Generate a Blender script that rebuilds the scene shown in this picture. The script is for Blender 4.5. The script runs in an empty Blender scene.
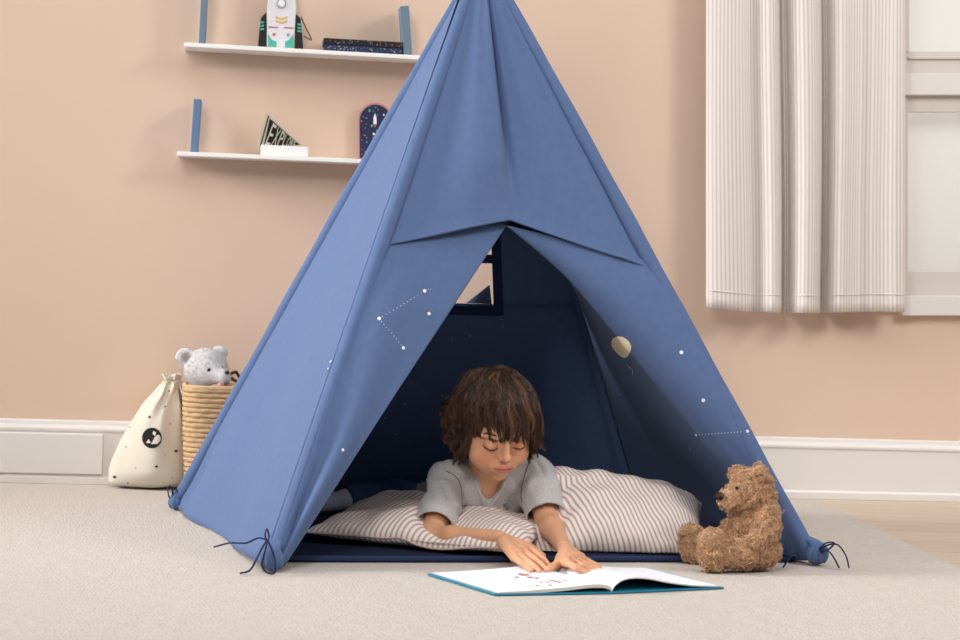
import bpy, bmesh, math, random
import numpy as np
from mathutils import Vector, Matrix
from mathutils.bvhtree import BVHTree
random.seed(7); RNG = np.random.default_rng(7)
PI = math.pi
SC = bpy.context.scene
COL = SC.collection

# ------------------------------------------------------------------ camera and pixel geometry
FOC = 2000.0; CAMH = 0.62; ROLL = 0.0345; PITCH = math.atan(70/FOC)
cam_rot = Matrix.Rotation(PI/2-PITCH, 3, 'X') @ Matrix.Rotation(ROLL, 3, 'Z')
RC = np.array(cam_rot)
EYE = np.array([0, 0, CAMH])
def ray(px, py):
    d = RC @ np.array([(px-480)/FOC, -(py-320)/FOC, -1.0]); return d
def U(px, py, Y):
    d = ray(px, py); return EYE + d*(Y/d[1])
def G(px, py, z=0.0):
    d = ray(px, py); return EYE + d*((z-CAMH)/d[2])
def on_plane(px, py, p0, n):
    d = ray(px, py); return EYE + d*(np.dot(p0-EYE, n)/np.dot(d, n))
def unit(v):
    v = np.asarray(v, float); return v/np.linalg.norm(v)
cd = bpy.data.cameras.new('camera'); cam = bpy.data.objects.new('camera', cd); COL.objects.link(cam)
cam.matrix_world = Matrix.Translation(EYE) @ cam_rot.to_4x4()
cd.sensor_width = 36; cd.lens = 36*FOC/960; cd.clip_start = .05
cd.dof.use_dof = True; cd.dof.focus_distance = 4.0; cd.dof.aperture_fstop = 8
SC.camera = cam

# ------------------------------------------------------------------ materials
def lin(c):
    c = c/255.0
    return c/12.92 if c <= .04045 else ((c+.055)/1.055)**2.4
def rgb(r, g, b): return (lin(r), lin(g), lin(b), 1)
def mat(name, col, rough=.7, spec=.3, noise=0, nscale=20, bump=0, bscale=300, sheen=0, attr=False, metal=0, detail=3, bdist=.002, sss=0):
    m = bpy.data.materials.new(name); m.use_nodes = True
    nt = m.node_tree; N = nt.nodes; L = nt.links
    b = N['Principled BSDF']
    b.inputs['Roughness'].default_value = rough
    b.inputs['Specular IOR Level'].default_value = spec
    b.inputs['Metallic'].default_value = metal
    if sheen:
        b.inputs['Sheen Weight'].default_value = sheen; b.inputs['Sheen Roughness'].default_value = .5
    if sss:
        b.inputs['Subsurface Weight'].default_value = sss
        b.inputs['Subsurface Radius'].default_value = (1, .35, .2); b.inputs['Subsurface Scale'].default_value = .006
    tc = N.new('ShaderNodeTexCoord')
    src = None
    if attr:
        a = N.new('ShaderNodeAttribute'); a.attribute_name = 'Col'; src = a.outputs['Color']
    if noise:
        n = N.new('ShaderNodeTexNoise'); n.inputs['Scale'].default_value = nscale; n.inputs['Detail'].default_value = detail
        L.new(tc.outputs['Object'], n.inputs['Vector'])
        mr = N.new('ShaderNodeMapRange'); mr.inputs[1].default_value = .25; mr.inputs[2].default_value = .75
        mr.inputs[3].default_value = 1-noise; mr.inputs[4].default_value = 1+noise
        L.new(n.outputs['Fac'], mr.inputs[0])
        mx = N.new('ShaderNodeMix'); mx.data_type = 'RGBA'; mx.blend_type = 'MULTIPLY'; mx.inputs[0].default_value = 1
        if src: L.new(src, mx.inputs[6])
        else: mx.inputs[6].default_value = col
        cc = N.new('ShaderNodeCombineColor')
        for i in range(3): L.new(mr.outputs[0], cc.inputs[i])
        L.new(cc.outputs[0], mx.inputs[7]); src = mx.outputs[2]
    if src: L.new(src, b.inputs['Base Color'])
    else: b.inputs['Base Color'].default_value = col
    if bump:
        n = N.new('ShaderNodeTexNoise'); n.inputs['Scale'].default_value = bscale; n.inputs['Detail'].default_value = 4
        L.new(tc.outputs['Object'], n.inputs['Vector'])
        bp = N.new('ShaderNodeBump'); bp.inputs['Strength'].default_value = bump; bp.inputs['Distance'].default_value = bdist
        L.new(n.outputs['Fac'], bp.inputs['Height']); L.new(bp.outputs[0], b.inputs['Normal'])
    return m
def stripe_mat(name, base, line, freq, duty, rough=.85, soft=.12, bump=.15, axis=0, wob=0, translucent=0):
    m = mat(name, base, rough, .2, bump=bump, bscale=400, bdist=.001, sheen=.1)
    nt = m.node_tree; N = nt.nodes; L = nt.links; b = N['Principled BSDF']
    tc = N['Texture Coordinate']; sp = N.new('ShaderNodeSeparateXYZ'); L.new(tc.outputs['UV'], sp.inputs[0])
    mu = N.new('ShaderNodeMath'); mu.operation = 'MULTIPLY'; mu.inputs[1].default_value = freq; L.new(sp.outputs[axis], mu.inputs[0])
    fr = N.new('ShaderNodeMath'); fr.operation = 'PINGPONG'; fr.inputs[1].default_value = .5; L.new(mu.outputs[0], fr.inputs[0])
    mr = N.new('ShaderNodeMapRange'); mr.interpolation_type = 'SMOOTHSTEP'
    mr.inputs[1].default_value = duty*.5-soft/2; mr.inputs[2].default_value = duty*.5+soft/2
    L.new(fr.outputs[0], mr.inputs[0])
    mx = N.new('ShaderNodeMix'); mx.data_type = 'RGBA'; mx.inputs[6].default_value = line; mx.inputs[7].default_value = base
    L.new(mr.outputs[0], mx.inputs[0]); L.new(mx.outputs[2], b.inputs['Base Color'])
    return m

M = {}
M['wall'] = mat('peach_wall_paint', rgb(220,194,175), .9, .15, noise=.015, nscale=1.5, bump=.05, bscale=120)
M['trim'] = mat('white_trim_paint', rgb(226,222,218), .5, .35)
M['sash'] = mat('warm_white_sash', rgb(214,206,198), .5, .3)
M['shelf'] = mat('white_shelf', rgb(240,238,236), .5, .3)
M['tent'] = mat('blue_canvas', rgb(87,108,148), .85, .15, noise=.05, nscale=60, bump=.25, bscale=900, bdist=.0008, sheen=.06)
M['tent_seam'] = mat('blue_canvas_seam', rgb(76,94,136), .9, .1, bump=.2, bscale=900, bdist=.0008)
M['lining'] = mat('navy_lining', rgb(30,36,60), .9, .1, noise=.05, nscale=40, bump=.2, bscale=900, bdist=.0008)
M['tape'] = mat('navy_tape', rgb(40,52,84), .85, .2)
M['print'] = mat('white_print', rgb(235,238,246), .8, .2)
M['printdim'] = mat('grey_print', rgb(150,160,182), .8, .2)
M['stitch'] = mat('pale_stitch', rgb(120,145,192), .9, .1)
M['cream'] = mat('cream_print', rgb(250,242,206), .8, .2, noise=.08, nscale=60)
M['pole'] = mat('pine_pole', rgb(205,170,125), .6, .3, noise=.1, nscale=12)
M['skin'] = mat('skin', (1,1,1,1), .5, .35, attr=True, noise=.03, nscale=60, sss=.15)
M['shirt'] = mat('grey_marl', rgb(190,188,188), .95, .1, noise=.12, nscale=260, bump=.3, bscale=700, bdist=.001, sheen=.15)
M['denim'] = mat('blue_denim', rgb(66,82,114), .9, .1, noise=.1, nscale=200, bump=.3, bscale=500, bdist=.001)
M['sock'] = mat('pale_sock', rgb(205,210,220), .95, .1, bump=.3)
M['hair'] = mat('brown_hair', (1,1,1,1), .36, .55, attr=True)
M['haircap'] = mat('dark_hair_base', rgb(38,22,15), .8, .2)
M['lash'] = mat('dark_lash', rgb(38,24,18), .7, .2)
M['brow'] = mat('brown_brow', rgb(84,56,40), .8, .2)
M['button'] = mat('grey_button', rgb(110,108,108), .4, .4)
M['brown_fur'] = mat('brown_curly_fur', (1,1,1,1), .85, .15, attr=True, sheen=.3)
M['white_fur'] = mat('pale_grey_plush', (1,1,1,1), .9, .1, attr=True, sheen=.2, bump=.3, bscale=200)
M['black'] = mat('black_bead', rgb(14,12,12), .15, .6)
M['nose'] = mat('dark_brown_nose', rgb(46,28,22), .6, .3)
M['basket'] = None
M['bag'] = mat('cream_cotton', rgb(217,209,195), .92, .1, noise=.03, nscale=30, bump=.25, bscale=600, bdist=.001)
M['cord'] = mat('cream_cord', rgb(215,204,178), .9, .1, bump=.5, bscale=500)
M['brown'] = mat('brown_leather', rgb(96,60,38), .6, .3)
M['ink'] = mat('black_ink', rgb(32,32,34), .8, .2)
M['slate'] = mat('slate_blue_paint', rgb(104,128,148), .55, .3, noise=.05, nscale=15)
M['blue'] = mat('mid_blue_paint', rgb(96,124,160), .55, .3, noise=.05, nscale=15)
M['teal'] = mat('teal_paint', rgb(72,176,160), .55, .3)
M['toywhite'] = mat('toy_white', rgb(222,220,226), .5, .3)
M['toygrey'] = mat('toy_grey', rgb(150,152,158), .5, .3)
M['toyyellow'] = mat('toy_yellow', rgb(220,180,70), .5, .3)
M['toyred'] = mat('toy_red', rgb(190,100,95), .5, .3)
M['toyblack'] = mat('toy_black', rgb(24,24,28), .5, .3)
M['navy'] = mat('navy_board', rgb(36,44,78), .5, .3)
M['cover'] = mat('book_cover_teal', rgb(28,128,160), .35, .4)
M['paper'] = mat('paper', rgb(232,232,238), .75, .2)
M['paperedge'] = mat('paper_edge', rgb(205,200,196), .9, .1)
M['pink'] = mat('print_pink', rgb(205,120,120), .8, .2)
M['pgrey'] = mat('print_grey', rgb(130,128,150), .8, .2)
M['lgreen'] = mat('print_green', rgb(110,160,120), .6, .2)
M['pborder'] = mat('pink_board_edge', rgb(205,140,140), .6, .2)
M['linen'] = mat('cream_felt', rgb(196,188,168), .9, .1, bump=.3)
M['lblock'] = mat('white_block', rgb(232,232,234), .6, .2)
M['mauve'] = mat('mauve_cloth', rgb(190,150,145), .9, .1)
M['pillow'] = stripe_mat('striped_cotton', rgb(236,228,222), rgb(188,160,152), 1.0, .42, soft=.25)
M['curtain'] = stripe_mat('striped_curtain_cotton', rgb(230,224,219), rgb(206,192,184), 1.0, .38, soft=.3)

# carpet rug
def rug_material():
    m = mat('cream_loop_rug', rgb(232,222,210), .95, .1)
    nt = m.node_tree; N = nt.nodes; L = nt.links; b = N['Principled BSDF']; tc = N['Texture Coordinate']
    v = N.new('ShaderNodeTexVoronoi'); v.inputs['Scale'].default_value = 190; L.new(tc.outputs['Object'], v.inputs['Vector'])
    n = N.new('ShaderNodeTexNoise'); n.inputs['Scale'].default_value = 45; n.inputs['Detail'].default_value = 5; L.new(tc.outputs['Object'], n.inputs['Vector'])
    ad = N.new('ShaderNodeMath'); ad.operation = 'SUBTRACT'; L.new(n.outputs['Fac'], ad.inputs[0]); L.new(v.outputs['Distance'], ad.inputs[1])
    bp = N.new('ShaderNodeBump'); bp.inputs['Strength'].default_value = .4; bp.inputs['Distance'].default_value = .004
    L.new(ad.outputs[0], bp.inputs['Height']); L.new(bp.outputs[0], b.inputs['Normal'])
    cr = N.new('ShaderNodeMapRange'); cr.inputs[1].default_value = -.3; cr.inputs[2].default_value = .6; L.new(ad.outputs[0], cr.inputs[0])
    mx = N.new('ShaderNodeMix'); mx.data_type = 'RGBA'; mx.inputs[6].default_value = rgb(190,182,174); mx.inputs[7].default_value = rgb(204,197,190)
    L.new(cr.outputs[0], mx.inputs[0]); L.new(mx.outputs[2], b.inputs['Base Color'])
    return m
M['rug'] = rug_material()
def floor_material():
    m = mat('pale_oak_boards', rgb(200,184,168), .55, .3)
    nt = m.node_tree; N = nt.nodes; L = nt.links; b = N['Principled BSDF']; tc = N['Texture Coordinate']
    br = N.new('ShaderNodeTexBrick'); br.inputs['Scale'].default_value = 1; br.inputs['Brick Width'].default_value = 1.6; br.inputs['Row Height'].default_value = .16
    br.inputs['Mortar Size'].default_value = .002; br.inputs['Color1'].default_value = rgb(206,190,172); br.inputs['Color2'].default_value = rgb(196,178,160)
    br.inputs['Mortar'].default_value = rgb(170,150,132)
    L.new(tc.outputs['Object'], br.inputs['Vector'])
    mp = N.new('ShaderNodeMapping'); mp.inputs['Scale'].default_value = (3, 60, 3); L.new(tc.outputs['Object'], mp.inputs[0])
    n = N.new('ShaderNodeTexNoise'); n.inputs['Scale'].default_value = 1; n.inputs['Detail'].default_value = 6; L.new(mp.outputs[0], n.inputs['Vector'])
    mx = N.new('ShaderNodeMix'); mx.data_type = 'RGBA'; mx.blend_type = 'MULTIPLY'; mx.inputs[0].default_value = .12
    L.new(br.outputs['Color'], mx.inputs[6]); L.new(n.outputs['Color'], mx.inputs[7]); L.new(mx.outputs[2], b.inputs['Base Color'])
    return m
M['floor'] = floor_material()
def basket_material():
    m = mat('woven_rattan', rgb(200,166,126), .7, .3)
    nt = m.node_tree; N = nt.nodes; L = nt.links; b = N['Principled BSDF']; tc = N['Texture Coordinate']
    n = N.new('ShaderNodeTexNoise'); n.inputs['Scale'].default_value = 90; L.new(tc.outputs['Object'], n.inputs['Vector'])
    mx = N.new('ShaderNodeMix'); mx.data_type = 'RGBA'; mx.inputs[6].default_value = rgb(180,145,106); mx.inputs[7].default_value = rgb(216,186,150)
    L.new(n.outputs['Fac'], mx.inputs[0]); L.new(mx.outputs[2], b.inputs['Base Color'])
    return m
M['basket'] = basket_material()
def pane_material():
    m = bpy.data.materials.new('window_glass'); m.use_nodes = True
    nt = m.node_tree; N = nt.nodes; L = nt.links
    out = N['Material Output']; N.remove(N['Principled BSDF'])
    t = N.new('ShaderNodeBsdfTransparent'); g = N.new('ShaderNodeBsdfGlossy'); g.inputs['Roughness'].default_value = .02
    mx = N.new('ShaderNodeMixShader'); mx.inputs[0].default_value = .05
    L.new(t.outputs[0], mx.inputs[1]); L.new(g.outputs[0], mx.inputs[2]); L.new(mx.outputs[0], out.inputs[0])
    return m
M['glass'] = pane_material()

# ------------------------------------------------------------------ mesh helpers
def mesh_obj(name, verts, faces, mats, parent=None, smooth=True, midx=None, uvs=None, cols=None):
    me = bpy.data.meshes.new(name)
    V = np.asarray(verts, dtype=np.float32)
    if isinstance(faces, np.ndarray):
        n, k = faces.shape
        me.vertices.add(len(V)); me.vertices.foreach_set('co', V.ravel())
        me.loops.add(n*k); me.loops.foreach_set('vertex_index', faces.ravel().astype(np.int32))
        me.polygons.add(n); me.polygons.foreach_set('loop_start', np.arange(0, n*k, k, dtype=np.int32))
        me.update(calc_edges=True); me.validate()
    else:
        me.from_pydata([tuple(map(float, v)) for v in V], [], [tuple(int(i) for i in f) for f in faces])
    if not isinstance(mats, (list, tuple)): mats = [mats]
    for m in mats: me.materials.append(m)
    if midx is not None: me.polygons.foreach_set('material_index', np.asarray(midx, dtype=np.int32))
    me.polygons.foreach_set('use_smooth', np.full(len(me.polygons), smooth))
    if uvs is not None:
        uv = me.uv_layers.new(name='UVMap'); li = np.empty(len(me.loops), dtype=np.int32); me.loops.foreach_get('vertex_index', li)
        uv.data.foreach_set('uv', np.asarray(uvs, dtype=np.float32)[li].ravel())
    if cols is not None:
        ca = me.color_attributes.new('Col', 'FLOAT_COLOR', 'POINT')
        c = np.ones((len(V), 4), np.float32); c[:, :3] = cols; ca.data.foreach_set('color', c.ravel())
    me.update()
    o = bpy.data.objects.new(name, me); COL.objects.link(o)
    if parent is not None: adopt(o, parent)
    return o
def adopt(o, parent):
    o.parent = parent; o.matrix_parent_inverse = parent.matrix_world.inverted()
def empty(name, loc=(0,0,0), rotz=0):
    o = bpy.data.objects.new(name, None); COL.objects.link(o)
    o.matrix_world = Matrix.Translation(Vector([float(a) for a in loc])) @ Matrix.Rotation(rotz, 4, 'Z')
    return o
def tag(o, label=None, cat=None, group=None, kind=None):
    if label: o['label'] = label
    if cat: o['category'] = cat
    if group: o['group'] = group
    if kind: o['kind'] = kind
    return o
class MB:
    """collects geometry in world coordinates"""
    def __init__(s): s.v = []; s.f = []; s.mi = []; s.uv = []
    def add(s, verts, faces, mi=0, uv=None):
        b = len(s.v); s.v += [np.asarray(v, float) for v in verts]
        s.f += [tuple(i+b for i in f) for f in faces]; s.mi += [mi]*len(faces)
        s.uv += list(uv) if uv is not None else [(0, 0)]*len(verts)
        return s
    def box(s, c, size, R=None, mi=0, bev=.0):
        bm = bmesh.new(); bmesh.ops.create_cube(bm, size=1)
        for v in bm.verts: v.co = Vector((v.co.x*size[0], v.co.y*size[1], v.co.z*size[2]))
        if bev: bmesh.ops.bevel(bm, geom=list(bm.edges), offset=bev, segments=2, affect='EDGES', profile=.5)
        bm.verts.index_update()
        R = np.eye(3) if R is None else np.asarray(R)
        s.add([np.asarray(c)+R@np.array(v.co) for v in bm.verts], [[v.index for v in f.verts] for f in bm.faces], mi); bm.free(); return s
    def tube(s, pts, r, sides=10, mi=0, caps=True, flat=None):
        pts = [np.asarray(p, float) for p in pts]; n = len(pts)
        rr = [r]*n if np.isscalar(r) else list(r)
        V = []; F = []
        up = None
        for i, p in enumerate(pts):
            t = unit(pts[min(i+1, n-1)]-pts[max(i-1, 0)])
            if up is None: up = unit(np.cross(t, [0.13, .2, 1]) if abs(t[2]) < .9 else np.cross(t, [1, .1, 0]))
            up = unit(up-t*np.dot(up, t)); w = np.cross(t, up)
            for k in range(sides):
                a = 2*PI*k/sides
                V.append(p+rr[i]*(math.cos(a)*up+math.sin(a)*w*(flat or 1)))
        for i in range(n-1):
            for k in range(sides):
                k2 = (k+1) % sides
                F.append((i*sides+k, i*sides+k2, (i+1)*sides+k2, (i+1)*sides+k))
        if caps: F.append(tuple(reversed(range(sides)))); F.append(tuple(range((n-1)*sides, n*sides)))
        return s.add(V, F, mi)
    def prism(s, poly, ext, mi=0, mi_side=None):
        poly = [np.asarray(p, float) for p in poly]; ext = np.asarray(ext, float); n = len(poly)
        V = poly+[p+ext for p in poly]
        s.add(V, [tuple(range(n)), tuple(reversed(range(n, 2*n)))], mi)
        b = len(s.v)-2*n
        for i in range(n):
            j = (i+1) % n; s.f.append((b+i, b+n+i, b+n+j, b+j)); s.mi.append(mi if mi_side is None else mi_side)
        return s
    def ellipsoid(s, c, r, R=None, mi=0, nu=20, nv=12):
        R = np.eye(3) if R is None else np.asarray(R); V = []; F = []
        for j in range(nv+1):
            t = PI*j/nv
            for i in range(nu):
                a = 2*PI*i/nu
                V.append(np.asarray(c)+R@np.array([r[0]*math.sin(t)*math.cos(a), r[1]*math.sin(t)*math.sin(a), r[2]*math.cos(t)]))
        for j in range(nv):
            for i in range(nu):
                i2 = (i+1) % nu; F.append((j*nu+i, (j+1)*nu+i, (j+1)*nu+i2, j*nu+i2))
        return s.add(V, F, mi)
    def grid(s, fn, nu, nv, mi=0, uvf=None):
        V = []; UV = []
        for j in range(nv+1):
            for i in range(nu+1):
                u, v = i/nu, j/nv; V.append(fn(u, v)); UV.append(uvf(u, v) if uvf else (u, v))
        F = [(j*(nu+1)+i, j*(nu+1)+i+1, (j+1)*(nu+1)+i+1, (j+1)*(nu+1)+i) for j in range(nv) for i in range(nu)]
        return s.add(V, F, mi, UV)
    def build(s, name, mats, parent=None, smooth=False, weld=False, solid=0, offset=0, fixn=True, bevel=0):
        o = mesh_obj(name, s.v, s.f, mats, parent, smooth, s.mi, s.uv)
        if weld or fixn:
            bm = bmesh.new(); bm.from_mesh(o.data)
            if weld: bmesh.ops.remove_doubles(bm, verts=bm.verts, dist=1e-5)
            if fixn: bmesh.ops.recalc_face_normals(bm, faces=bm.faces)
            bm.to_mesh(o.data); bm.free()
        if smooth is False: pass
        if solid:
            md = o.modifiers.new('thick', 'SOLIDIFY'); md.thickness = solid; md.offset = offset
        if bevel:
            md = o.modifiers.new('bevel', 'BEVEL'); md.width = bevel; md.segments = 2; md.limit_method = 'ANGLE'; md.angle_limit = .6
        return o
def merge(mb, o, mats):
    """lay printed marks into a part's own mesh"""
    bake(o) if o.modifiers else None
    base = len(o.data.materials)
    for m in mats: o.data.materials.append(m)
    bm = bmesh.new(); bm.from_mesh(o.data); vs = [bm.verts.new(Vector(v)) for v in mb.v]
    for f, mi in zip(mb.f, mb.mi):
        try: fc = bm.faces.new([vs[i] for i in f]); fc.material_index = base+mi
        except ValueError: pass
    bm.to_mesh(o.data); bm.free(); return o
def bake(o):
    dg = bpy.context.evaluated_depsgraph_get(); dg.update()
    me = bpy.data.meshes.new_from_object(o.evaluated_get(dg)); o.modifiers.clear(); o.data = me; return o
def spline(pts, n):
    """Catmull-Rom through points"""
    P = np.asarray(pts, float); P = np.vstack([2*P[0]-P[1], P, 2*P[-1]-P[-2]]); m = len(P)-3; out = []
    for k in range(n):
        t = k/(n-1)*m; i = min(int(t), m-1); f = t-i; a, b, c, d = P[i:i+4]
        out.append(.5*((2*b)+(c-a)*f+(2*a-5*b+4*c-d)*f*f+(3*b-a-3*c+d)*f**3))
    return np.array(out)

# ------------------------------------------------------------------ implicit surfaces, meshed with surface nets
class SDF:
    def __init__(s): s.p = []; s.R = np.eye(3); s.o = np.zeros(3); s.s = 1.0; s.post = None
    def frame(s, R, o, sc=1.0): s.R = np.asarray(R); s.o = np.asarray(o); s.s = sc
    def W(s, p): return s.R@(np.asarray(p, float)*s.s)+s.o
    def ell(s, c, r, rot=None, k=.008, op='+'):
        R = s.R if rot is None else s.R@np.asarray(rot); r = np.asarray(r if not np.isscalar(r) else (r,)*3, float)*s.s
        s.p.append(('e', op, k, s.W(c), max(r), R.copy(), r)); return s
    def cap(s, a, b, ra, rb=None, k=.008, op='+'):
        rb = ra if rb is None else rb; a = s.W(a); b = s.W(b)
        s.p.append(('c', op, k, (a+b)/2, np.linalg.norm(b-a)/2+max(ra, rb)*s.s, a, b, ra*s.s, rb*s.s)); return s
    def chain(s, pts, rs, k=.008, op='+'):
        for i in range(len(pts)-1): s.cap(pts[i], pts[i+1], rs[i], rs[i+1], k, op)
        return s
    def half(s, p, n, k=.002):  # cut away the side the normal points to
        s.p.append(('h', '-', k, s.W(p), 1e3, s.R@unit(n))); return s
    def cut(s, p, n, c, R, k=.002):  # cut a half-ball: plane limited to a ball
        s.p.append(('b', '-', k, s.W(c), R*s.s, s.W(p), s.R@unit(n))); return s
    def ev(s, P, bc=None, br=None):
        d = np.full(len(P), 1.0, np.float32)
        for q in s.p:
            t, op, k, c, rad = q[:5]
            if bc is not None and t != 'h' and np.linalg.norm(bc-c) > rad+br+.03+k: continue
            if t == 'e':
                X = (P-c)@q[5]; r = q[6]
                k0 = np.sqrt(((X/r)**2).sum(1)); k1 = np.sqrt(((X/(r*r))**2).sum(1))+1e-9; e = k0*(k0-1)/k1
            elif t == 'c':
                a, b, ra, rb = q[5:9]; ba = b-a; pa = P-a
                h = np.clip(pa@ba/(ba@ba+1e-12), 0, 1); e = np.linalg.norm(pa-h[:, None]*ba, axis=1)-(ra+(rb-ra)*h)
            elif t == 'h': e = -(P-c)@q[5]
            elif t == 'b': e = np.maximum(-(P-q[5])@q[6], np.linalg.norm(P-c, axis=1)-rad)
            if op == '+': h = np.clip(.5+.5*(e-d)/k, 0, 1); d = e*(1-h)+d*h-k*h*(1-h)
            else: e = -e; h = np.clip(.5+.5*(e-d)/k, 0, 1); d = d*(1-h)+e*h+k*h*(1-h)
        if s.post is not None: d = d+s.post(P)
        return d
    def mesh(s, vox, B=12):
        lo = np.min([q[3]-q[4] for q in s.p if q[1] == '+'], axis=0)-vox*3; hi = np.max([q[3]+q[4] for q in s.p if q[1] == '+'], axis=0)+vox*3
        nb = np.ceil((hi-lo)/(vox*B)).astype(int); n = nb*B+1
        D = np.full(n, 1.0, np.float32); br = vox*B*.5*math.sqrt(3)
        ax = np.arange(B+1)*vox; gx, gy, gz = np.meshgrid(ax, ax, ax, indexing='ij'); base = np.stack([gx.ravel(), gy.ravel(), gz.ravel()], 1)
        for i in range(nb[0]):
            for j in range(nb[1]):
                for k in range(nb[2]):
                    o = lo+np.array([i, j, k])*vox*B; c = o+vox*B/2
                    near = any(q[1] == '+' and np.linalg.norm(c-q[3]) < q[4]+br+.02 for q in s.p)
                    if not near: continue
                    dc = s.ev(c[None, :], c, br+.05)[0]
                    sl = (slice(i*B, i*B+B+1), slice(j*B, j*B+B+1), slice(k*B, k*B+B+1))
                    if abs(dc) > br*1.6+.012: D[sl] = dc; continue
                    D[sl] = s.ev(base+o, c, br).reshape(B+1, B+1, B+1)
        S = D < 0; cnt = np.zeros(np.array(D.shape)-1, np.int8)
        for a in (0, 1):
            for b in (0, 1):
                for c in (0, 1): cnt += S[a:S.shape[0]-1+a, b:S.shape[1]-1+b, c:S.shape[2]-1+c]
        act = (cnt > 0) & (cnt < 8); idx = np.argwhere(act); vid = np.full(act.shape, -1, np.int64); vid[act] = np.arange(len(idx))
        pos = np.zeros((len(idx), 3)); num = np.zeros(len(idx))
        co = [(a, b, c) for a in (0, 1) for b in (0, 1) for c in (0, 1)]
        for a in co:
            for ax_ in range(3):
                if a[ax_]: continue
                b = list(a); b[ax_] = 1
                ia = idx+np.array(a); ib = idx+np.array(b)
                da = D[ia[:, 0], ia[:, 1], ia[:, 2]]; db = D[ib[:, 0], ib[:, 1], ib[:, 2]]
                m = (da < 0) != (db < 0); t = np.zeros(len(idx)); t[m] = da[m]/(da[m]-db[m])
                p = np.array(a)+np.zeros((len(idx), 3)); p[:, ax_] += t; pos[m] += p[m]; num[m] += 1
        V = lo+(idx+pos/num[:, None])*vox
        F = []
        for ax_ in range(3):
            o1, o2 = [(1, 2), (2, 0), (0, 1)][ax_]
            A = np.moveaxis(S, [ax_, o1, o2], [0, 1, 2]); VI = np.moveaxis(vid, [ax_, o1, o2], [0, 1, 2])
            a0 = A[:-1, 1:-1, 1:-1]; a1 = A[1:, 1:-1, 1:-1]
            e = np.argwhere(a0 != a1); x, y, z = e.T; y = y+1; z = z+1
            q = np.stack([VI[x, y-1, z-1], VI[x, y, z-1], VI[x, y, z], VI[x, y-1, z]], 1)
            fl = ~A[x, y, z]; q[fl] = q[fl][:, ::-1]; F.append(q)
        F = np.vstack(F); F = F[(F >= 0).all(1)]
        # keep the largest pieces only
        return V, F
def normals(V, F):
    n = np.cross(V[F[:, 2]]-V[F[:, 0]], V[F[:, 3]]-V[F[:, 1]]); N = np.zeros_like(V)
    for i in range(4): np.add.at(N, F[:, i], n)
    return N/(np.linalg.norm(N, axis=1)[:, None]+1e-12)
def relax(V, F, it=2, w=.5):
    E = np.vstack([F[:, [0, 1]], F[:, [1, 2]], F[:, [2, 3]], F[:, [3, 0]]])
    for _ in range(it):
        S = np.zeros_like(V); c = np.zeros(len(V))
        np.add.at(S, E[:, 0], V[E[:, 1]]); np.add.at(c, E[:, 0], 1); np.add.at(S, E[:, 1], V[E[:, 0]]); np.add.at(c, E[:, 1], 1)
        V = V*(1-w)+w*S/c[:, None]
    return V
def tubes(P, R, sides=3):
    """P (n,k,3) centre lines, R (n,k) radii -> verts, faces"""
    n, k, _ = P.shape
    T = np.gradient(P, axis=1); T /= np.linalg.norm(T, axis=2)[..., None]+1e-12
    ref = RNG.normal(size=(n, 1, 3)); A = np.cross(T, ref); A /= np.linalg.norm(A, axis=2)[..., None]+1e-12; B = np.cross(T, A)
    ang = 2*PI*np.arange(sides)/sides
    V = P[:, :, None, :]+R[:, :, None, None]*(np.cos(ang)[None, None, :, None]*A[:, :, None, :]+np.sin(ang)[None, None, :, None]*B[:, :, None, :])
    idx = np.arange(n*k*sides).reshape(n, k, sides); nx = np.roll(idx, -1, axis=2)
    F = np.stack([idx[:, :-1], nx[:, :-1], nx[:, 1:], idx[:, 1:]], -1).reshape(-1, 4)
    return V.reshape(-1, 3), F
def tufts(V, N, count, length, rad, curl=.6, k=5):
    i = RNG.integers(0, len(V), count); p = V[i]; n = N[i]
    t = np.cross(n, RNG.normal(size=n.shape)); t /= np.linalg.norm(t, axis=1)[:, None]; b = np.cross(n, t)
    L = length*RNG.uniform(.6, 1.3, count); s = np.linspace(0, 1, k)[None, :, None]; ph = RNG.uniform(0, 6.28, count)[:, None, None]
    a = ph+s*4.5*curl
    lat = (t[:, None]*(np.cos(a)-np.cos(ph))+b[:, None]*(np.sin(a)-np.sin(ph)))*curl*.45
    P = p[:, None]-n[:, None]*.001+L[:, None, None]*(n[:, None]*s*(1-.35*curl*s)+lat+t[:, None]*.35*s*s)
    R = rad*(1-.6*s[..., 0]**2)*np.ones((count, 1))
    return tubes(P, R), i
def smooth_noise(P, f, seed=0):
    r = np.random.default_rng(seed); d = np.zeros(len(P))
    for q in range(6):
        w = r.normal(size=3); w = w/np.linalg.norm(w)*f*r.uniform(.6, 1.5); d += np.sin(P@w+r.uniform(0, 6.28)+1.3*np.sin(P@(np.roll(w, 1)*.6)))
    return d/6

# ------------------------------------------------------------------ the room
WB0 = G(0, 481.5); WB1 = G(960, 501)
wx = unit(WB1-WB0); wz = np.array([0, 0, 1.0]); wy = np.cross(wz, wx)   # wy points into the wall
WANG = math.atan2(wx[1], wx[0]); RW = np.stack([wx, wy, wz], 1)
def WP(px, py, off=0.0):
    """pixel -> world point on the plane `off` in front of the wall"""
    return on_plane(px, py, WB0-wy*off, wy)
def wl(p): return RW.T@(np.asarray(p)-WB0)     # to wall coordinates
def lw(p): return RW@np.asarray(p, float)+WB0  # from wall coordinates

fl = MB().prism([(-4, -1.5, 0), (4.5, -1.5, 0), (4.5, 7, 0), (-4, 7, 0)], (0, 0, -.1)).build('floor', M['floor'])
tag(fl, kind='structure')
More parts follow.
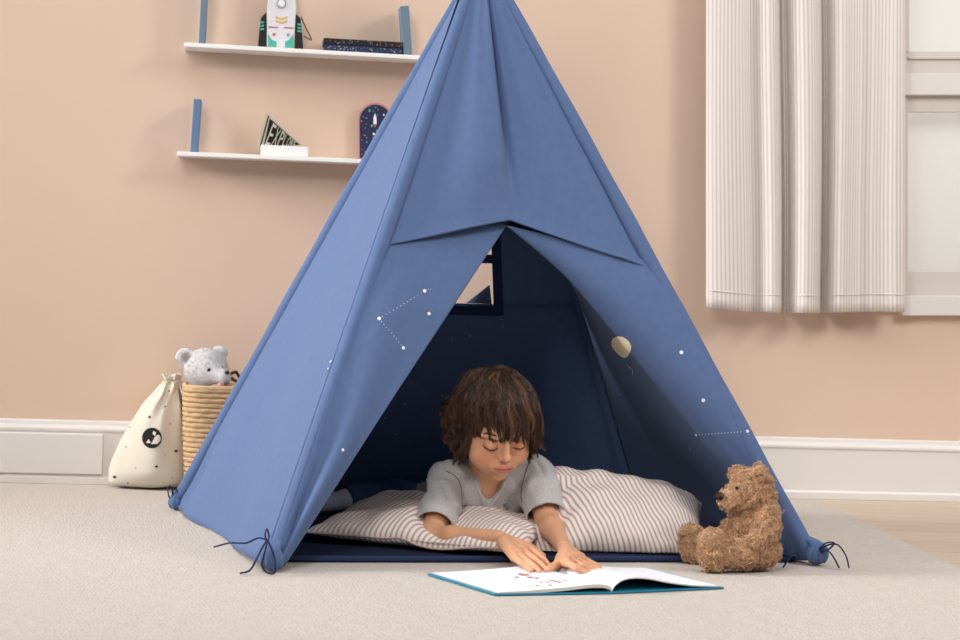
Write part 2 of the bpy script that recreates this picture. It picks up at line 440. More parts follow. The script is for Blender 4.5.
# window opening (slightly beyond the right edge of the picture)
h00 = wl(WP(880, 300)); h10 = wl(WP(1240, 303)); h11 = wl(WP(1240, -240)); h01 = wl(WP(880, -240))
hole = [(h00[0], 0, h00[2]), (h10[0], 0, h10[2]), (h11[0], 0, h11[2]), (h01[0], 0, h01[2])]
outer = [(-2.2, 0, -.05), (5.2, 0, -.05), (5.2, 0, 2.7), (-2.2, 0, 2.7)]
V = [lw(p) for p in outer+hole]+[lw((p[0], .18, p[2])) for p in outer+hole]
F = []
for i in range(4):
    j = (i+1) % 4
    F += [(i, j, 4+j, 4+i), (8+j, 8+i, 12+i, 12+j), (4+i, 4+j, 12+j, 12+i), (j, i, 8+i, 8+j)]
w = MB().add(V, F).build('wall_back', M['wall']); tag(w, kind='structure')

def strip(name, profile, x0, x1, m, parent=None):
    """extrude a (depth, height) profile along the wall"""
    mb = MB(); mb.prism([lw((x0, -p[0], p[1])) for p in profile], wx*(x1-x0)); return mb.build(name, m, parent, bevel=.0015)
Zt = wl(WP(0, 418.5, .018))[2]
prof = [(0, 0), (.026, 0), (.026, .018), (.019, .022), (.019, Zt-.030), (.023, Zt-.026), (.023, Zt-.020), (.014, Zt-.012), (.012, Zt-.003), (0, Zt)]
XC = wl(WP(103, 450, .019))[0]
# the left run is a deeper stretch that ends at a corner beside the bag
tag(strip('baseboard_back', prof, -2.2, 5.2, M['trim']), kind='structure')
tag(strip('baseboard_left', [(.018, .024), (.028, .026), (.028, Zt-.034), (.018, Zt-.032)], -2.2, XC, M['trim']), kind='structure')

# window
def slab(mb, px0, py0, px1, py1, off, th, mi=0):
    q = [WP(px0, py0, off), WP(px1, py0, off), WP(px1, py1, off), WP(px0, py1, off)]
    return mb.prism(q, wy*th, mi)
wf = MB()
slab(wf, 903, 296, 1260, 315.5, .03, .06)          # bottom casing
slab(wf, 884, 296, 903, 311, .02, .05); slab(wf, 884, -260, 903, 296, .02, .05)
slab(wf, 1215, -260, 1260, 296, .03, .06); slab(wf, 903, -260, 1215, -230, .03, .06)
win = wf.build('window_1', M['trim'], bevel=.002); tag(win, kind='structure')
ws = MB()
slab(ws, 903, -232, 909.5, 52, -.005, .03); slab(ws, 903, 95, 908, 272, -.005, .03); slab(ws, 903, 271.5, 1216, 297, -.005, .03)
slab(ws, 903, 51.5, 1216, 74.5, -.008, .03); slab(ws, 903, 95, 1216, 112, -.012, .03)
slab(ws, 1208, -232, 1216, 272, -.005, .03)
slab(ws, 909, 56.5, 1216, 59, 0, .01)
ws.build('window_sash', M['sash'], win, bevel=.0015)
wr = MB(); slab(wr, 903.5, 73.5, 1216, 95, .012, .04); wr.build('meeting_rail', M['trim'], win, bevel=.002)
g = MB(); slab(g, 905, -232, 1214, 56, -.03, .004); slab(g, 905, 106, 1214, 276, -.03, .004); g.build('window_glass', M['glass'], win)
# roller blind behind the glass is what reads pale in the photo
sh = MB(); slab(sh, 880, -240, 1240, 300, -.09, .002)
def blind_mat():
    m = bpy.data.materials.new('white_blind'); m.use_nodes = True; nt = m.node_tree; N = nt.nodes; L = nt.links
    out = N['Material Output']; N.remove(N['Principled BSDF'])
    a = N.new('ShaderNodeBsdfDiffuse'); a.inputs[0].default_value = rgb(236,234,230); b = N.new('ShaderNodeBsdfTranslucent'); b.inputs[0].default_value = rgb(236,234,230)
    mx = N.new('ShaderNodeMixShader'); mx.inputs[0].default_value = .5; L.new(a.outputs[0], mx.inputs[1]); L.new(b.outputs[0], mx.inputs[2]); L.new(mx.outputs[0], out.inputs[0]); return m
M['blind'] = blind_mat()
sh.build('window_blind', M['blind'], win)

# curtain
cp = [(706, .085), (713, .1), (730, .102), (744, .092), (752, .062), (758, .074), (766, .1), (774, .104), (779, .07), (782, .03), (787, .035), (792, .085), (803, .112), (813, .104), (819, .07), (822, .028), (827, .04), (832, .085), (842, .1), (852, .082), (860, .068), (872, .082), (884, .076), (895, .088), (905, .078)]
cs = spline(cp, 260)
yb = lambda px: np.interp(px, [706, 745, 780, 820, 850, 880, 905], [307, 311.5, 312.5, 313, 312, 311.5, 312])
arc = [0.0]; pr = [WP(a, 150, b) for a, b in cs]
for i in range(1, len(pr)): arc.append(arc[-1]+np.linalg.norm(pr[i]-pr[i-1]))
def cur(u, v):
    k = u*(len(cs)-1); i = min(int(k), len(cs)-2); f = k-i; px, off = cs[i]*(1-f)+cs[i+1]*f
    py = -90+(yb(px)+90)*v
    flare = 1+.18*(v-.6)+.02*math.sin(v*5+px*.05)
    off = .075+(off-.075)*flare
    return WP(px+1.5*math.sin(v*4+px*.03)*min(1, (px-706)/20)*min(1, (905-px)/20), py, off)
def cuv(u, v):
    k = u*(len(cs)-1); i = min(int(k), len(cs)-2); f = k-i; return ((arc[i]*(1-f)+arc[i+1]*f)/.0105, v)
ct = empty('curtain', WP(805, 313, .08), WANG)
tag(ct, 'pale striped cotton curtain hanging in folds in front of the window', 'curtain')
MB().grid(cur, 259, 40, uvf=cuv).build('curtain_panel', M['curtain'], ct, smooth=True, solid=.0015)
MB().grid(lambda u, v: cur(u, .955+.003*v)-wy*.0022, 259, 1, uvf=lambda u, v: (.5, 0)).build('hem_stitching', M['curtain'], ct, smooth=True, solid=.0008)

# rug
zr = .008
rl = [G(822, 504.5, zr), G(842, 511, zr), G(880, 529, zr), G(960, 568.5, zr)]
e = unit(rl[-1]-rl[-2]); far = rl[-1]+e*1.2
back_l = lw((-1.6, -.10, zr)); back_r = lw((wl(G(800, 500))[0]-.12, -.10, zr))
poly = [back_l, back_r, (rl[0]+back_r)/2+[.03, .02, 0], rl[0], rl[1], rl[2], rl[3], far, np.array([far[0], .2, zr]), np.array([-3.2, .2, zr])]
poly = [np.array([p[0], p[1], zr]) for p in poly]
rg = MB().prism(poly, (0, 0, -zr+.0005)).build('rug', M['rug'], bevel=.004)
tag(rg, 'large cream looped rug under the tent covering most of the floor', 'rug')

# ------------------------------------------------------------------ shelves and what stands on them
def shelf(name, x0, ytl, x1, ytr, thick, label, off=.11):
    a = WP(x0, ytl, off); b = WP(x1, ytr, off); up = np.array([0, 0, 1.0])
    o = MB().prism([a, b, b-up*thick, a-up*thick], wy*off).build(name, M['shelf'], bevel=.0015)
    return tag(o, label, 'shelf', 'white picture ledges on the wall')
SO = .11
S1 = shelf('wall_shelf', 184, 42.3, 470, 58.3, .0105, 'upper white wall shelf holding the rocket toy and flat books')
S2 = shelf('wall_shelf', 177, 151.3, 440, 162.5, .0105, 'lower white wall shelf holding the pennant and the arched board')
def sy(sh, px):  # pixel height of a shelf's top front edge
    return 42.3+(px-184)*(16/286) if sh == 1 else 151.3+(px-177)*(11.2/263)
def shelf_base(sh, px, off):
    """point on top of the shelf under the given pixel column"""
    f = WP(px, sy(sh, px), SO); L_ = wl(f); return lw((L_[0], -off, L_[2]+.0008))
def upr(sh, px, pyt, off):
    """local height of a point seen at pyt, at depth off"""
    return wl(WP(px, pyt, off))[2]
def bookend(sh, pxa, pxb, pyt, lean, m, label, group):
    c = shelf_base(sh, (pxa+pxb)/2, .06); z1 = upr(sh, (pxa+pxb)/2, pyt, .06); h = z1-wl(c)[2]
    wdt = np.linalg.norm(WP(pxa, 100, .06)-WP(pxb, 100, .06))
    ang = lean; R = RW@np.array(Matrix.Rotation(ang, 3, 'Y')); upv = R@np.array([0, 0, 1.0]); sx = R@np.array([1.0, 0, 0])
    low = abs(math.sin(ang))*wdt/2
    o = MB().box(c+upv*h/2+np.array([0, 0, low]), (wdt, .075, h), R, 0, .0015).build('bookend', m)
    return tag(o, label, 'bookend', group)
bookend(1, 198.5, 205, -26, .02, M['slate'], 'slate blue upright board at the left end of the upper shelf', 'blue boards on the shelves')
bookend(1, 404, 412.5, 8, -.10, M['slate'], 'slate blue board leaning beside the flat books on upper shelf', 'blue boards on the shelves')
bookend(2, 190, 197.5, 100, .04, M['blue'], 'blue upright board at the left end of the lower shelf', 'blue boards on the shelves')

# rocket toy
OFR = .07
def rk(px, py, off=OFR): return WP(px, py, off)
rb = shelf_base(1, 281, OFR); rz = rb[2]
rocket = empty('toy_rocket', rb, WANG); tag(rocket, 'white toy rocket with teal base and black side boosters on upper shelf', 'toy')
def rp(px, py, off=OFR):
    p = rk(px, py, off); return np.array([p[0], p[1], max(p[2], rz)])
body = MB().prism([rp(267, 47), rp(293.5, 48.5), rp(296.3, 9), rp(294, -18), rp(281, -42), rp(270, -18), rp(266.8, 8)], wy*.028).build('body', M['toywhite'], rocket, bevel=.002)
bd = MB()
def disc(mb, c, n, r, m=0, seg=18, th=.0008, ax=None, ry=None):
    n = unit(n); a = unit(np.cross(n, [0, 0, 1.0]) if ax is None else ax); b = np.cross(n, a); ry = r if ry is None else ry
    mb.prism([c+a*r*math.cos(2*PI*k/seg)+b*ry*math.sin(2*PI*k/seg) for k in range(seg)], n*th, m)
fr = -wy
d = MB(); disc(d, rk(281.5, 3.5)+fr*.0002, fr, .0118, 0, 24, .003); disc(d, rk(281.5, 3.5)+fr*.003, fr, .0085, 1, 24, .001); d.build('porthole', [M['toygrey'], M['lblock']], rocket)
ch = MB()
for y0 in (16.2, 20):
    ch.prism([rk(275.5, y0)+fr*.0003, rk(281.5, y0+2)+fr*.0003, rk(287.5, y0)+fr*.0003, rk(287.5, y0+1.6)+fr*.0003, rk(281.5, y0+3.7)+fr*.0003, rk(275.5, y0+1.6)+fr*.0003], fr*.0008)
merge(ch, body, [M['toyyellow']])
q = MB()
q.prism([rk(268, 34)+fr*.0003, rk(272, 40)+fr*.0003, rk(276.5, 41.5)+fr*.0003, rk(276.5, 47)+fr*.0003, rk(268, 46.7)+fr*.0003], fr*.0008)
q.prism([rk(293.5, 34)+fr*.0003, rk(293.5, 48)+fr*.0003, rk(285, 47.6)+fr*.0003, rk(285, 41.5)+fr*.0003, rk(289, 40)+fr*.0003], fr*.0008)
merge(q, body, [M['teal']])
q = MB()
q.prism([rk(268.5, 26.3)+fr*.0003, rk(278, 27)+fr*.0003, rk(278, 28)+fr*.0003, rk(268.5, 27.6)+fr*.0003], fr*.0008, 0)
q.prism([rk(284, 27)+fr*.0003, rk(293.5, 27.5)+fr*.0003, rk(293.5, 28.8)+fr*.0003, rk(284, 28)+fr*.0003], fr*.0008, 0)
disc(q, rk(274, 34.5)+fr*.0003, fr, .004, 0, 14); disc(q, rk(288.2, 34.8)+fr*.0003, fr, .004, 1, 14)
for yy in (-3, -12): q.prism([rk(271, yy)+fr*.0003, rk(292, yy)+fr*.0003, rk(292, yy+1)+fr*.0003, rk(271, yy+1)+fr*.0003], fr*.0008, 1)
merge(q, body, [M['toyred'], M['toygrey']])
def booster(pts, stripes):
    b_ = MB().prism([rp(*p) for p in pts], wy*.024).build('booster', M['toyblack'], rocket, bevel=.002)
    s_ = MB()
    for a in stripes: s_.prism([rk(*p)+fr*.0004 for p in a], fr*.0008)
    merge(s_, b_, [M['teal']])
booster([(258, 46.5), (266.5, 47), (266.5, 12), (261, 17.5), (259.3, 30)], [[(260, y), (264, y-.8), (264, y+1), (260, y+1.6)] for y in (22, 25.4, 28.8)])
booster([(294.8, 48.5), (303.3, 49), (302, 30), (300.5, 18), (295.5, 13.5)], [[(297.3, y), (301.8, y+.8), (301.8, y+2.5), (297.3, y+1.8)] for y in (23.3, 26.7, 30)])
st = spline([rk(301, 17, .062), rk(305, 26, .062), rk(309, 34, .062), rk(311.5, 40, .062), rk(308, 38.5, .062), rk(303.5, 36, .062)], 14)
MB().tube(st, .0017, 6).build('strap', M['brown'], rocket, smooth=True)

# flat books: two thin volumes stacked with a printed cover
bk0 = shelf_base(1, 323.5, .075); bk1 = shelf_base(1, 403, .075)
def flat_book(h0, h1, inset, m, label, speck=None):
    a = wl(bk0); b = wl(bk1); root = None
    x0 = a[0]+inset; x1 = b[0]-inset*.5; z0 = lambda x: a[2]+(x-a[0])*(b[2]-a[2])/(b[0]-a[0])
    def P(x, y, z): return lw((x, y, z0(x)+z))
    o = MB()
    o.prism([P(x0, -.1, h0), P(x1, -.1, h0), P(x1, -.1, h1), P(x0, -.1, h1)], wy*.09)
    ob = o.build('book', m, bevel=.0012); tag(ob, label, 'book', 'books lying flat on the upper shelf')
    if speck:
        s_ = MB(); rr = random.Random(3)
        for i in range(speck[0]):
            x = rr.uniform(x0+.004, x1-.004); z = rr.uniform(h0+.003, h1-.003); l = rr.uniform(.001, .004); hh = rr.uniform(.0006, .0016)
            s_.prism([P(x, -.1004, z), P(x+l, -.1004, z), P(x+l, -.1004, z+hh), P(x, -.1004, z+hh)], -wy*.0004, rr.randrange(len(speck[1])))
        merge(s_, ob, speck[1])
H = upr(1, 340, 38.2, .09)-upr(1, 340, 50.6, .09)
flat_book(0, H*.48, .003, M['navy'], 'lower navy book lying flat with pale blue lettering on its spine', (46, [M['printdim'], M['slate'], M['print']]))
flat_book(H*.5, H, 0, M['toyblack'], 'upper dark book lying flat with a small tan mark on its spine', (40, [M['printdim'], M['slate'], M['toyred'], M['linen']]))

# pennant in its block
po = .07
pbase = shelf_base(2, 284, po); blk0 = wl(shelf_base(2, 260.5, po)); blk1 = wl(shelf_base(2, 308.5, po))
zt = upr(2, 284, 146, po)
o = MB().prism([lw((blk0[0], -po-.012, max(blk0[2], blk1[2])*.5+blk0[2]*.5)), lw((blk1[0], -po-.012, blk1[2]+.0005)), lw((blk1[0], -po-.012, zt-.001)), lw((blk0[0], -po-.012, zt+.001))], wy*.05).build('pennant_stand', M['lblock'], bevel=.002)
tag(o, 'small white block holding the pennant on the lower shelf', 'stand')
def pw(px, py, d=0): return WP(px, py, po-.002+d)
pen = MB().prism([pw(266, 112.5), pw(303.5, 146.5), pw(256, 147)], wy*.003, 0).build('pennant', M['linen'], smooth=False)
tag(pen, 'black and cream felt pennant reading EXPLORE, standing in the white block', 'pennant')
bl = MB().prism([pw(269.8, 118.5, .0004), pw(300, 145), pw(263.5, 146.3, .0004)], fr*.0007).build('black_field', M['ink'], pen)
tb = MB().prism([pw(268.2, 115.2, .001), pw(269.2, 116), pw(261, 146.4), pw(259.8, 146.4, .001)], fr*.0007).build('pennant_seam', M['ink'], pen)
# letters grow smaller towards the tip
ax0 = pw(267.5, 133.5); ax1 = pw(302.5, 147.5)
e1 = unit(ax1-ax0); e2 = unit(np.cross(e1, fr))
if e2[2] < 0: e2 = -e2
Ltot = np.linalg.norm(ax1-ax0)
x = .04
tl = MB()
for ch_, wd in zip('EXPLORE', (.15, .15, .125, .10, .10, .08, .06)):
    cu = bpy.data.curves.new('letter', 'FONT'); cu.body = ch_; cu.size = 1; ob = bpy.data.objects.new('letter', cu); COL.objects.link(ob)
    dg = bpy.context.evaluated_depsgraph_get(); me = bpy.data.meshes.new_from_object(ob.evaluated_get(dg))
    vs = np.array([v.co[:] for v in me.vertices]); mn = vs.min(0); mx = vs.max(0)
    hfull = np.linalg.norm(pw(269.8, 118.5)-pw(263.5, 146.3))
    out = []
    for v in vs:
        u = (v[0]-mn[0])/(mx[0]-mn[0]); t = (v[1]-mn[1])/(mx[1]-mn[1]); xx = x+u*wd*.82
        hh = hfull*(1-xx)*.86
        out.append(ax0+e1*xx*Ltot+e2*(t-.5)*hh+fr*.0018)
    tl.add(out, [tuple(p.vertices) for p in me.polygons]); x += wd
    bpy.data.objects.remove(ob); bpy.data.meshes.remove(me)
merge(tl, bl, [M['linen']])

# arched board with small space prints
bo = .03
bb0 = wl(shelf_base(2, 358.3, bo)); zb = bb0[2]-.003
def bp_(px, py, d=0): return WP(px, py, bo+d)
arcpts = [(358.5, 160), (358.5, 119)]
for k in range(13):
    a = PI-PI*k/12; arcpts.append((375.3+16.8*math.cos(a), 119.5-17*math.sin(a)))
arcpts += [(392, 119), (392, 161)]
def arch(scale, d):
    out = []
    for p in arcpts:
        q = bp_(375.3+(p[0]-375.3)*scale, 132+(p[1]-132)*scale, d); l_ = wl(q); sl = wl(shelf_base(2, p[0], bo)); 
        if l_[2] < sl[2]: l_[2] = sl[2]
        out.append(lw(l_))
    return out
ab = MB().prism(arch(1, 0), wy*.008).build('arched_board', M['pborder'], bevel=.001)
tag(ab, 'arch-topped navy board with tiny bright space prints on lower shelf', 'board')
face_ = MB().prism(arch(.93, .0003), fr*.0008).build('board_face', M['navy'], ab)
pr_ = MB(); rr = random.Random(11); mm = [M['teal'], M['toyred'], M['toyyellow'], M['print'], M['toygrey']]
pr_.prism([bp_(375, 113, .0013), bp_(376.6, 118, .0013), bp_(376.6, 124, .0013), bp_(373.4, 124, .0013), bp_(373.4, 118, .0013)], fr*.0006, 3)
pr_.prism([bp_(373.4, 124, .0013), bp_(376.6, 124, .0013), bp_(375, 128, .0013)], fr*.0006, 1)
spots = []
while len(spots) < 44:
    px, py = rr.uniform(361, 389.5), rr.uniform(106, 156)
    if py < 118 and (px-375.3)**2+(py-119.5)**2 > 14**2: continue
    if any((px-a)**2+(py-b)**2 < 10 for a, b in spots+[(375, 118), (375, 123)]): continue
    spots.append((px, py)); r = rr.uniform(.0013, .0032)
    disc(pr_, bp_(px, py, .0013), fr, r, rr.randrange(5), rr.choice([3, 4, 5, 8]), .0005, ry=r*rr.uniform(.5, 1.3))
merge(pr_, face_, mm)

# ------------------------------------------------------------------ the tent
FL = G(268, 575.5); FR = G(818, 569); BL = G(172, 513); BR = BL+(FR-FL)
APX = U(483, -34, 4.26)
cen = (FL+FR+BL+BR)/4
Ztop = .975  # cloth ends near the crossing
tent = empty('play_tent', cen); tag(tent, 'blue canvas teepee play tent with open front and star prints', 'tent')
pole_dirs = {}
for nm, P0, jit in (('FL', FL, (-.012, -.012, 0)), ('FR', FR, (.012, -.012, 0)), ('BL', BL, (-.012, .012, 0)), ('BR', BR, (.012, .012, 0))):
    A = APX+np.array(jit); d_ = A-P0
    MB().tube([P0+d_*.02, P0+d_*.5, P0+d_*1.22], .0090, 14).build('pole', M['pole'], tent, smooth=True)
    pole_dirs[nm] = (P0, A)
def along(nm, t):
    P0, A = pole_dirs[nm]; return P0+(A-P0)*t
def sleeve(nm, t0, t1, r, k=40):
    pts = [along(nm, t0+(t1-t0)*i/k) for i in range(k+1)]
    rs = [r*(1+(.04*math.sin(i*.9) if nm != 'FL' else 0))*(1-.35*(i/k)**6) for i in range(k+1)]
    return MB().tube(pts, rs, 16).build('pole_sleeve', M['tent'], tent, smooth=True)
sleeve('BL', .028, Ztop, .0165); sleeve('FR', .02, Ztop, .0165); sleeve('FL', .03, Ztop, .0163); sleeve('BR', .02, Ztop, .015)

def fr_pt(a, b, s, t):  # between two pole lines, s across, t up
    return along(a, t)*(1-s)+along(b, t)*s
def nrm(a, b):
    n = unit(np.cross(along(b, 0)-along(a, 0), along(a, 1)-along(a, 0))); c = fr_pt(a, b, .5, .2)-cen
    return n if np.dot(n[:2], c[:2]) > 0 else -n
nL = nrm('FL', 'BL'); nF = nrm('FL', 'FR'); nR = nrm('FR', 'BR'); nB = nrm('BL', 'BR')
def bump1(x, c, w): return math.exp(-((x-c)/w)**2)

# left side: s 0 at the front pole, 1 at the back pole
def left_panel(s, v):
    t = .012+v*(Ztop-.012); 
    p = fr_pt('FL', 'BL', s, t)
    off = .0156*(1-s)+.003*s
    w_ = (1-t)
    off -= .020*math.sin(PI*s)**2*w_*.6
    off += .008*bump1(s, .80-.1*t, .12)*bump1(t, .0, .22)-.014*bump1(s, .93, .05)*bump1(t, .06, .07)
    off += .005*bump1(s, .25+.2*t, .13)*w_-.006*bump1(s, .62+.1*t, .15)*w_
    off += .004*math.sin(11*(s+.5*t))*bump1(t, 0, .1)*math.sin(PI*s)
    p = p+nL*off
    if v < .06: p[2] -= (.06-v)/.06*.010*math.sin(PI*s)
    p[2] = max(p[2], .010)
    return p
o = MB().grid(left_panel, 70, 90).build('side_panel', M['tent'], tent, smooth=True, solid=.0016, offset=-1)
side_left = o
# stitched seam lines on the left side
def seam_line(fn, s0, s1, t0, t1, off, name='seam', n=46, m=M['stitch'], r=.0007, dash=True, nn=nL):
    mb = MB()
    for i in range(n):
        a = i/n; b = a+(.62/n if dash else 1/n)
        P = [fn(s0+(s1-s0)*x_, t0+(t1-t0)*x_)+nn*off for x_ in (a, b)]
        mb.tube(P, r, 5)
    return mb
SEAM = seam_line(left_panel, .10, .17, .38, .985, .0006, n=70)

# front upper panel; its hem runs pole - peak - pole
hL = on_plane(383, 247, along('FL', .5), nF); hC = on_plane(506, 222, along('FL', .5), nF); hR = on_plane(655, 271, along('FL', .5), nF)
def pcoord(p, a='FL', b='FR'):  # plane coordinates (s, t)
    A, B, C_ = along(a, 0), along(b, 0), along(a, 1)
    Mx = np.stack([B-A, C_-A], 1); uv = np.linalg.lstsq(Mx, p-A, rcond=None)[0]   # p = A + u(B-A) + t(C-A)
    t = uv[1]; s = uv[0]/(1-t); return s, t
sL, tL = pcoord(hL); sC, tC = pcoord(hC); sR, tR = pcoord(hR)
def hem_t(s):
    if s < sC: q = max(s, 0)/sC; return tL+(tC-tL)*q
    q = (s-sC)/(1-sC); return tC+(tR-tC)*q
def front_upper(s, v):
    s_ = .02+.96*s; th = hem_t(s_); t = th+(Ztop-th)*v
    p = fr_pt('FL', 'FR', s_, t)
    w_ = 1-t; off = .003
    vv = (t-th)/(Ztop-th)
    sc = sC+.0*t
    off += .050*w_*bump1(s_, sc-.14+.06*vv, .13)*(1-.2*vv) - .085*w_*bump1(s_, sc+.02+.01*vv, .028)*min(1.2, .12+1.6*vv)
    off += .034*w_*bump1(s_, sc+.2, .10)*(.3+.7*vv) - .022*w_*bump1(s_, .12, .07)*(.6+vv)
    off -= .030*w_*math.tanh((s_-sc-.02)/.009)*min(1, vv*2.5)*bump1(s_, sc, .16)
    off += .026*w_*bump1(s_, .30, .06)*vv - .02*w_*bump1(s_, .78, .06)*vv+.012*w_*bump1(s_, .9, .04)
    off += .012*w_*math.sin(s_*31)*vv*vv*math.sin(PI*s_)
    off *= min(1, s_/.06)*min(1, (1-s_)/.06)*(.35+.65*min(1, vv/.25))
    off += .006*min(1, s_/.12, (1-s_)/.12)-.004*(1-min(1, s_/.05, (1-s_)/.05))
    off += .004*bump1(vv, 0, .03)
    return p+nF*off
MB().grid(front_upper, 90, 60).build('front_panel', M['tent'], tent, smooth=True, solid=.0016, offset=-1)
MB().grid(lambda s, v: front_upper(s, .012*v)+nF*.0003, 90, 1).build('front_hem', M['tent'], tent, smooth=True, solid=.0014)

# left door flap, folded back in one straight free edge from the peak to the foot of the front pole
fe_b = on_plane(284, 566, along('FL', .5), nF); sE, tE = pcoord(fe_b)
def flapL(s, v):
    # v 0 at the bottom, 1 at the top; s 0 at the pole, 1 on the free edge
    t1 = tC+.006; tb = .012; t = tb+(t1-tb)*v
    # free edge point at this height
    e_ = fe_b+(hC+(hC-fe_b)*.008-fe_b)*v
    s_e, t_e = pcoord(e_)
    # top row follows the hem
    tp = tb+(hem_t(s*s_e if v > .5 else 0)+.012-tb)*v if False else t
    P0 = along('FL', min(t_e, 1)); 
    vv = v
    tt = t_e+(max(tL+.03, 0)-tC)*(1-s)*v**3*1.0
    p = fr_pt('FL', 'FR', s_e*s, tt)
    wv = math.sin(PI*min(1, s))
    off = .0156*(1-s)-.001*s+.018*wv*v*(1-v)*2 +.016*bump1(s, .55, .25)*bump1(v, .18, .14)-.012*bump1(s, .3, .14)*bump1(v, .12, .2)
    off += .004*math.sin(9*s+7*v)*v*(1-v)*4
    off -= .022*max(0, (v-.72)/.28)**1.2*(1-s*.4)
    return p+nF*off
o = MB().grid(flapL, 40, 80).build('door_flap', M['tent'], tent, smooth=True, solid=.0016, offset=-1)
flap_left = o

# right door flap, swept inside: it leaves the front pole in the front plane and bends softly back
ridge = spline([on_plane(506, 224, along('FL', .5), nF), on_plane(561, 280, along('FL', .5), nF), on_plane(625, 352, along('FL', .5), nF), on_plane(700, 432, along('FL', .5), nF), on_plane(768, 505, along('FL', .5), nF), on_plane(800, 562, along('FL', .5), nF)], 60)
def flapR(s, v):
    # v 0 top (hem) .. 1 bottom ; s 0 at the front right pole, 1 well inside
    k = v*(len(ridge)-1); i = min(int(k), len(ridge)-2); R_ = ridge[i]*(1-(k-i))+ridge[i+1]*(k-i)
    sr, tr = pcoord(R_)
    t0 = (tR+.012)*(1-v)+.012*v
    A = along('FR', t0)+nF*(.014-.010*max(0, 1-v/.12))+nR*.004
    ti = (tC+.03)*(1-v)+.012*v
    C_ = fr_pt('FR', 'BR', .93, ti)-nR*.012
    # pull the control point out so the curve bends near the ridge
    B = R_+nF*(-.004+.018*min(1, v/.2))-nF*.035*v
    mw = .76+.24*(1-v)**3; mid = B*mw+(A+C_)*(1-mw)/2
    if s < .42:
        q = s/.42; p = A*(1-q)**2+2*q*(1-q)*(A*.35+B*.65)+mid*q*q
    else:
        q = (s-.42)/.58; tang = (mid-(A*.35+B*.65)); c1 = mid+tang*.55
        p = mid*(1-q)**2+2*q*(1-q)*(c1*.35+B*.25+C_*.40)+C_*q*q
    n_ = unit(nF*(1-s)+(-nR)*s)
    p = p+n_*(.006*math.sin(7*s+5*v)*math.sin(PI*s)+.006*bump1(v, .95, .06)*math.sin(s*22)+.010*bump1(s, .2+.1*v, .06)*bump1(v, .8, .2))
    p[2] = max(p[2], .012)
    return p
o = MB().grid(flapR, 70, 80).build('door_flap', M['tent'], tent, smooth=True, solid=.0016, offset=-1)
flap_right = o
# right side wall, back wall with its window opening
def right_panel(s, v):
    t = .012+v*(Ztop-.012); return fr_pt('FR', 'BR', s, t)+nR*(.004-.01*math.sin(PI*s)*(1-t))
MB().grid(right_panel, 20, 40).build('side_panel', M['tent'], tent, smooth=True, solid=.0016)
wnd = [on_plane(px, py, along('BL', .3), nB) for px, py in ((402, 301), (487.5, 301), (491.5, 226), (412, 226))]
wst = [pcoord(p, 'BL', 'BR') for p in wnd]
s0 = min(wst[0][0], wst[3][0]); s1 = .5*(wst[1][0]+wst[2][0]); t0_, t1_ = wst[0][1], wst[2][1]
def back(s, t): return fr_pt('BL', 'BR', s, t)+nB*(-.002-.006*math.sin(PI*s)*(1-t))
mbk = MB(); 
def patch(sa, sb, ta, tb, nu, nv): mbk.grid(lambda u, v: back(sa+(sb-sa)*u, ta+(tb-ta)*v), nu, nv)
patch(0, 1, .012, t0_, 24, 20); patch(0, 1, t1_, Ztop, 24, 14); patch(0, s0, t0_, t1_, 8, 8); patch(s1, 1, t0_, t1_, 10, 8)
back_o = mbk.build('back_panel', M['tent'], tent, smooth=True, solid=.0016, weld=False)
fr_ = MB(); nb = -nB
def bar(a, b, w_):
    a = np.asarray(a); b = np.asarray(b); d_ = unit(b-a); c = unit(np.cross(d_, nb))*w_/2
    fr_.prism([a+c, b+c, b-c, a-c], nb*.003)
def bk(s, t): return back(s, t)+nb*.002
ds = (s1-s0)
for a, b in (((s0, t0_-.012), (s1+.02, t0_-.012)), ((s0, t1_+.01), (s1+.02, t1_+.01)), ((s1+.01, t0_-.02), (s1+.01, t1_+.02)), ((s0-.01, t0_-.02), (s0-.01, t1_+.02))): bar(bk(*a), bk(*b), .022)
fr_.build('window_binding', M['tape'], tent)
tm = pcoord(on_plane(480, 257.5, along('BL', .3), nB), 'BL', 'BR')[1]
fr_ = MB(); bar(bk(s0, tm), bk(s1, tm), .020); fr_.build('window_strap', M['tape'], tent)
# rolled corner of the window cover
rc = MB()
tri = [on_plane(*p, along('BL', .3), nB)+nb*.004 for p in ((466, 302), (489, 284), (491, 303))]
rc.prism(tri, nb*.003); rc.build('window_cover', M['tent'], tent, smooth=True)

# floor mat
ins = lambda P, k: P+(cen-P)*k
q = [ins(P, .03) for P in (FL, FR, BR, BL)]; q = [np.array([p[0], p[1], .0095]) for p in q]
f0 = G(284, 566.5); f1 = G(794, 566.5); q[0] = np.array([f0[0], f0[1], .0095]); q[1] = np.array([f1[0], f1[1], .0095])
MB().prism(q, (0, 0, .008)).build('floor_mat', M['lining'], tent, bevel=.003)
MB().tube(spline([q[0]+[0, 0, .006], q[0]*.7+q[1]*.3+[.0, -.003, .006], q[0]*.4+q[1]*.6+[0, .002, .006], q[1]+[0, 0, .006]], 40), .0062, 10).build('mat_piping', M['tape'], tent, smooth=True)

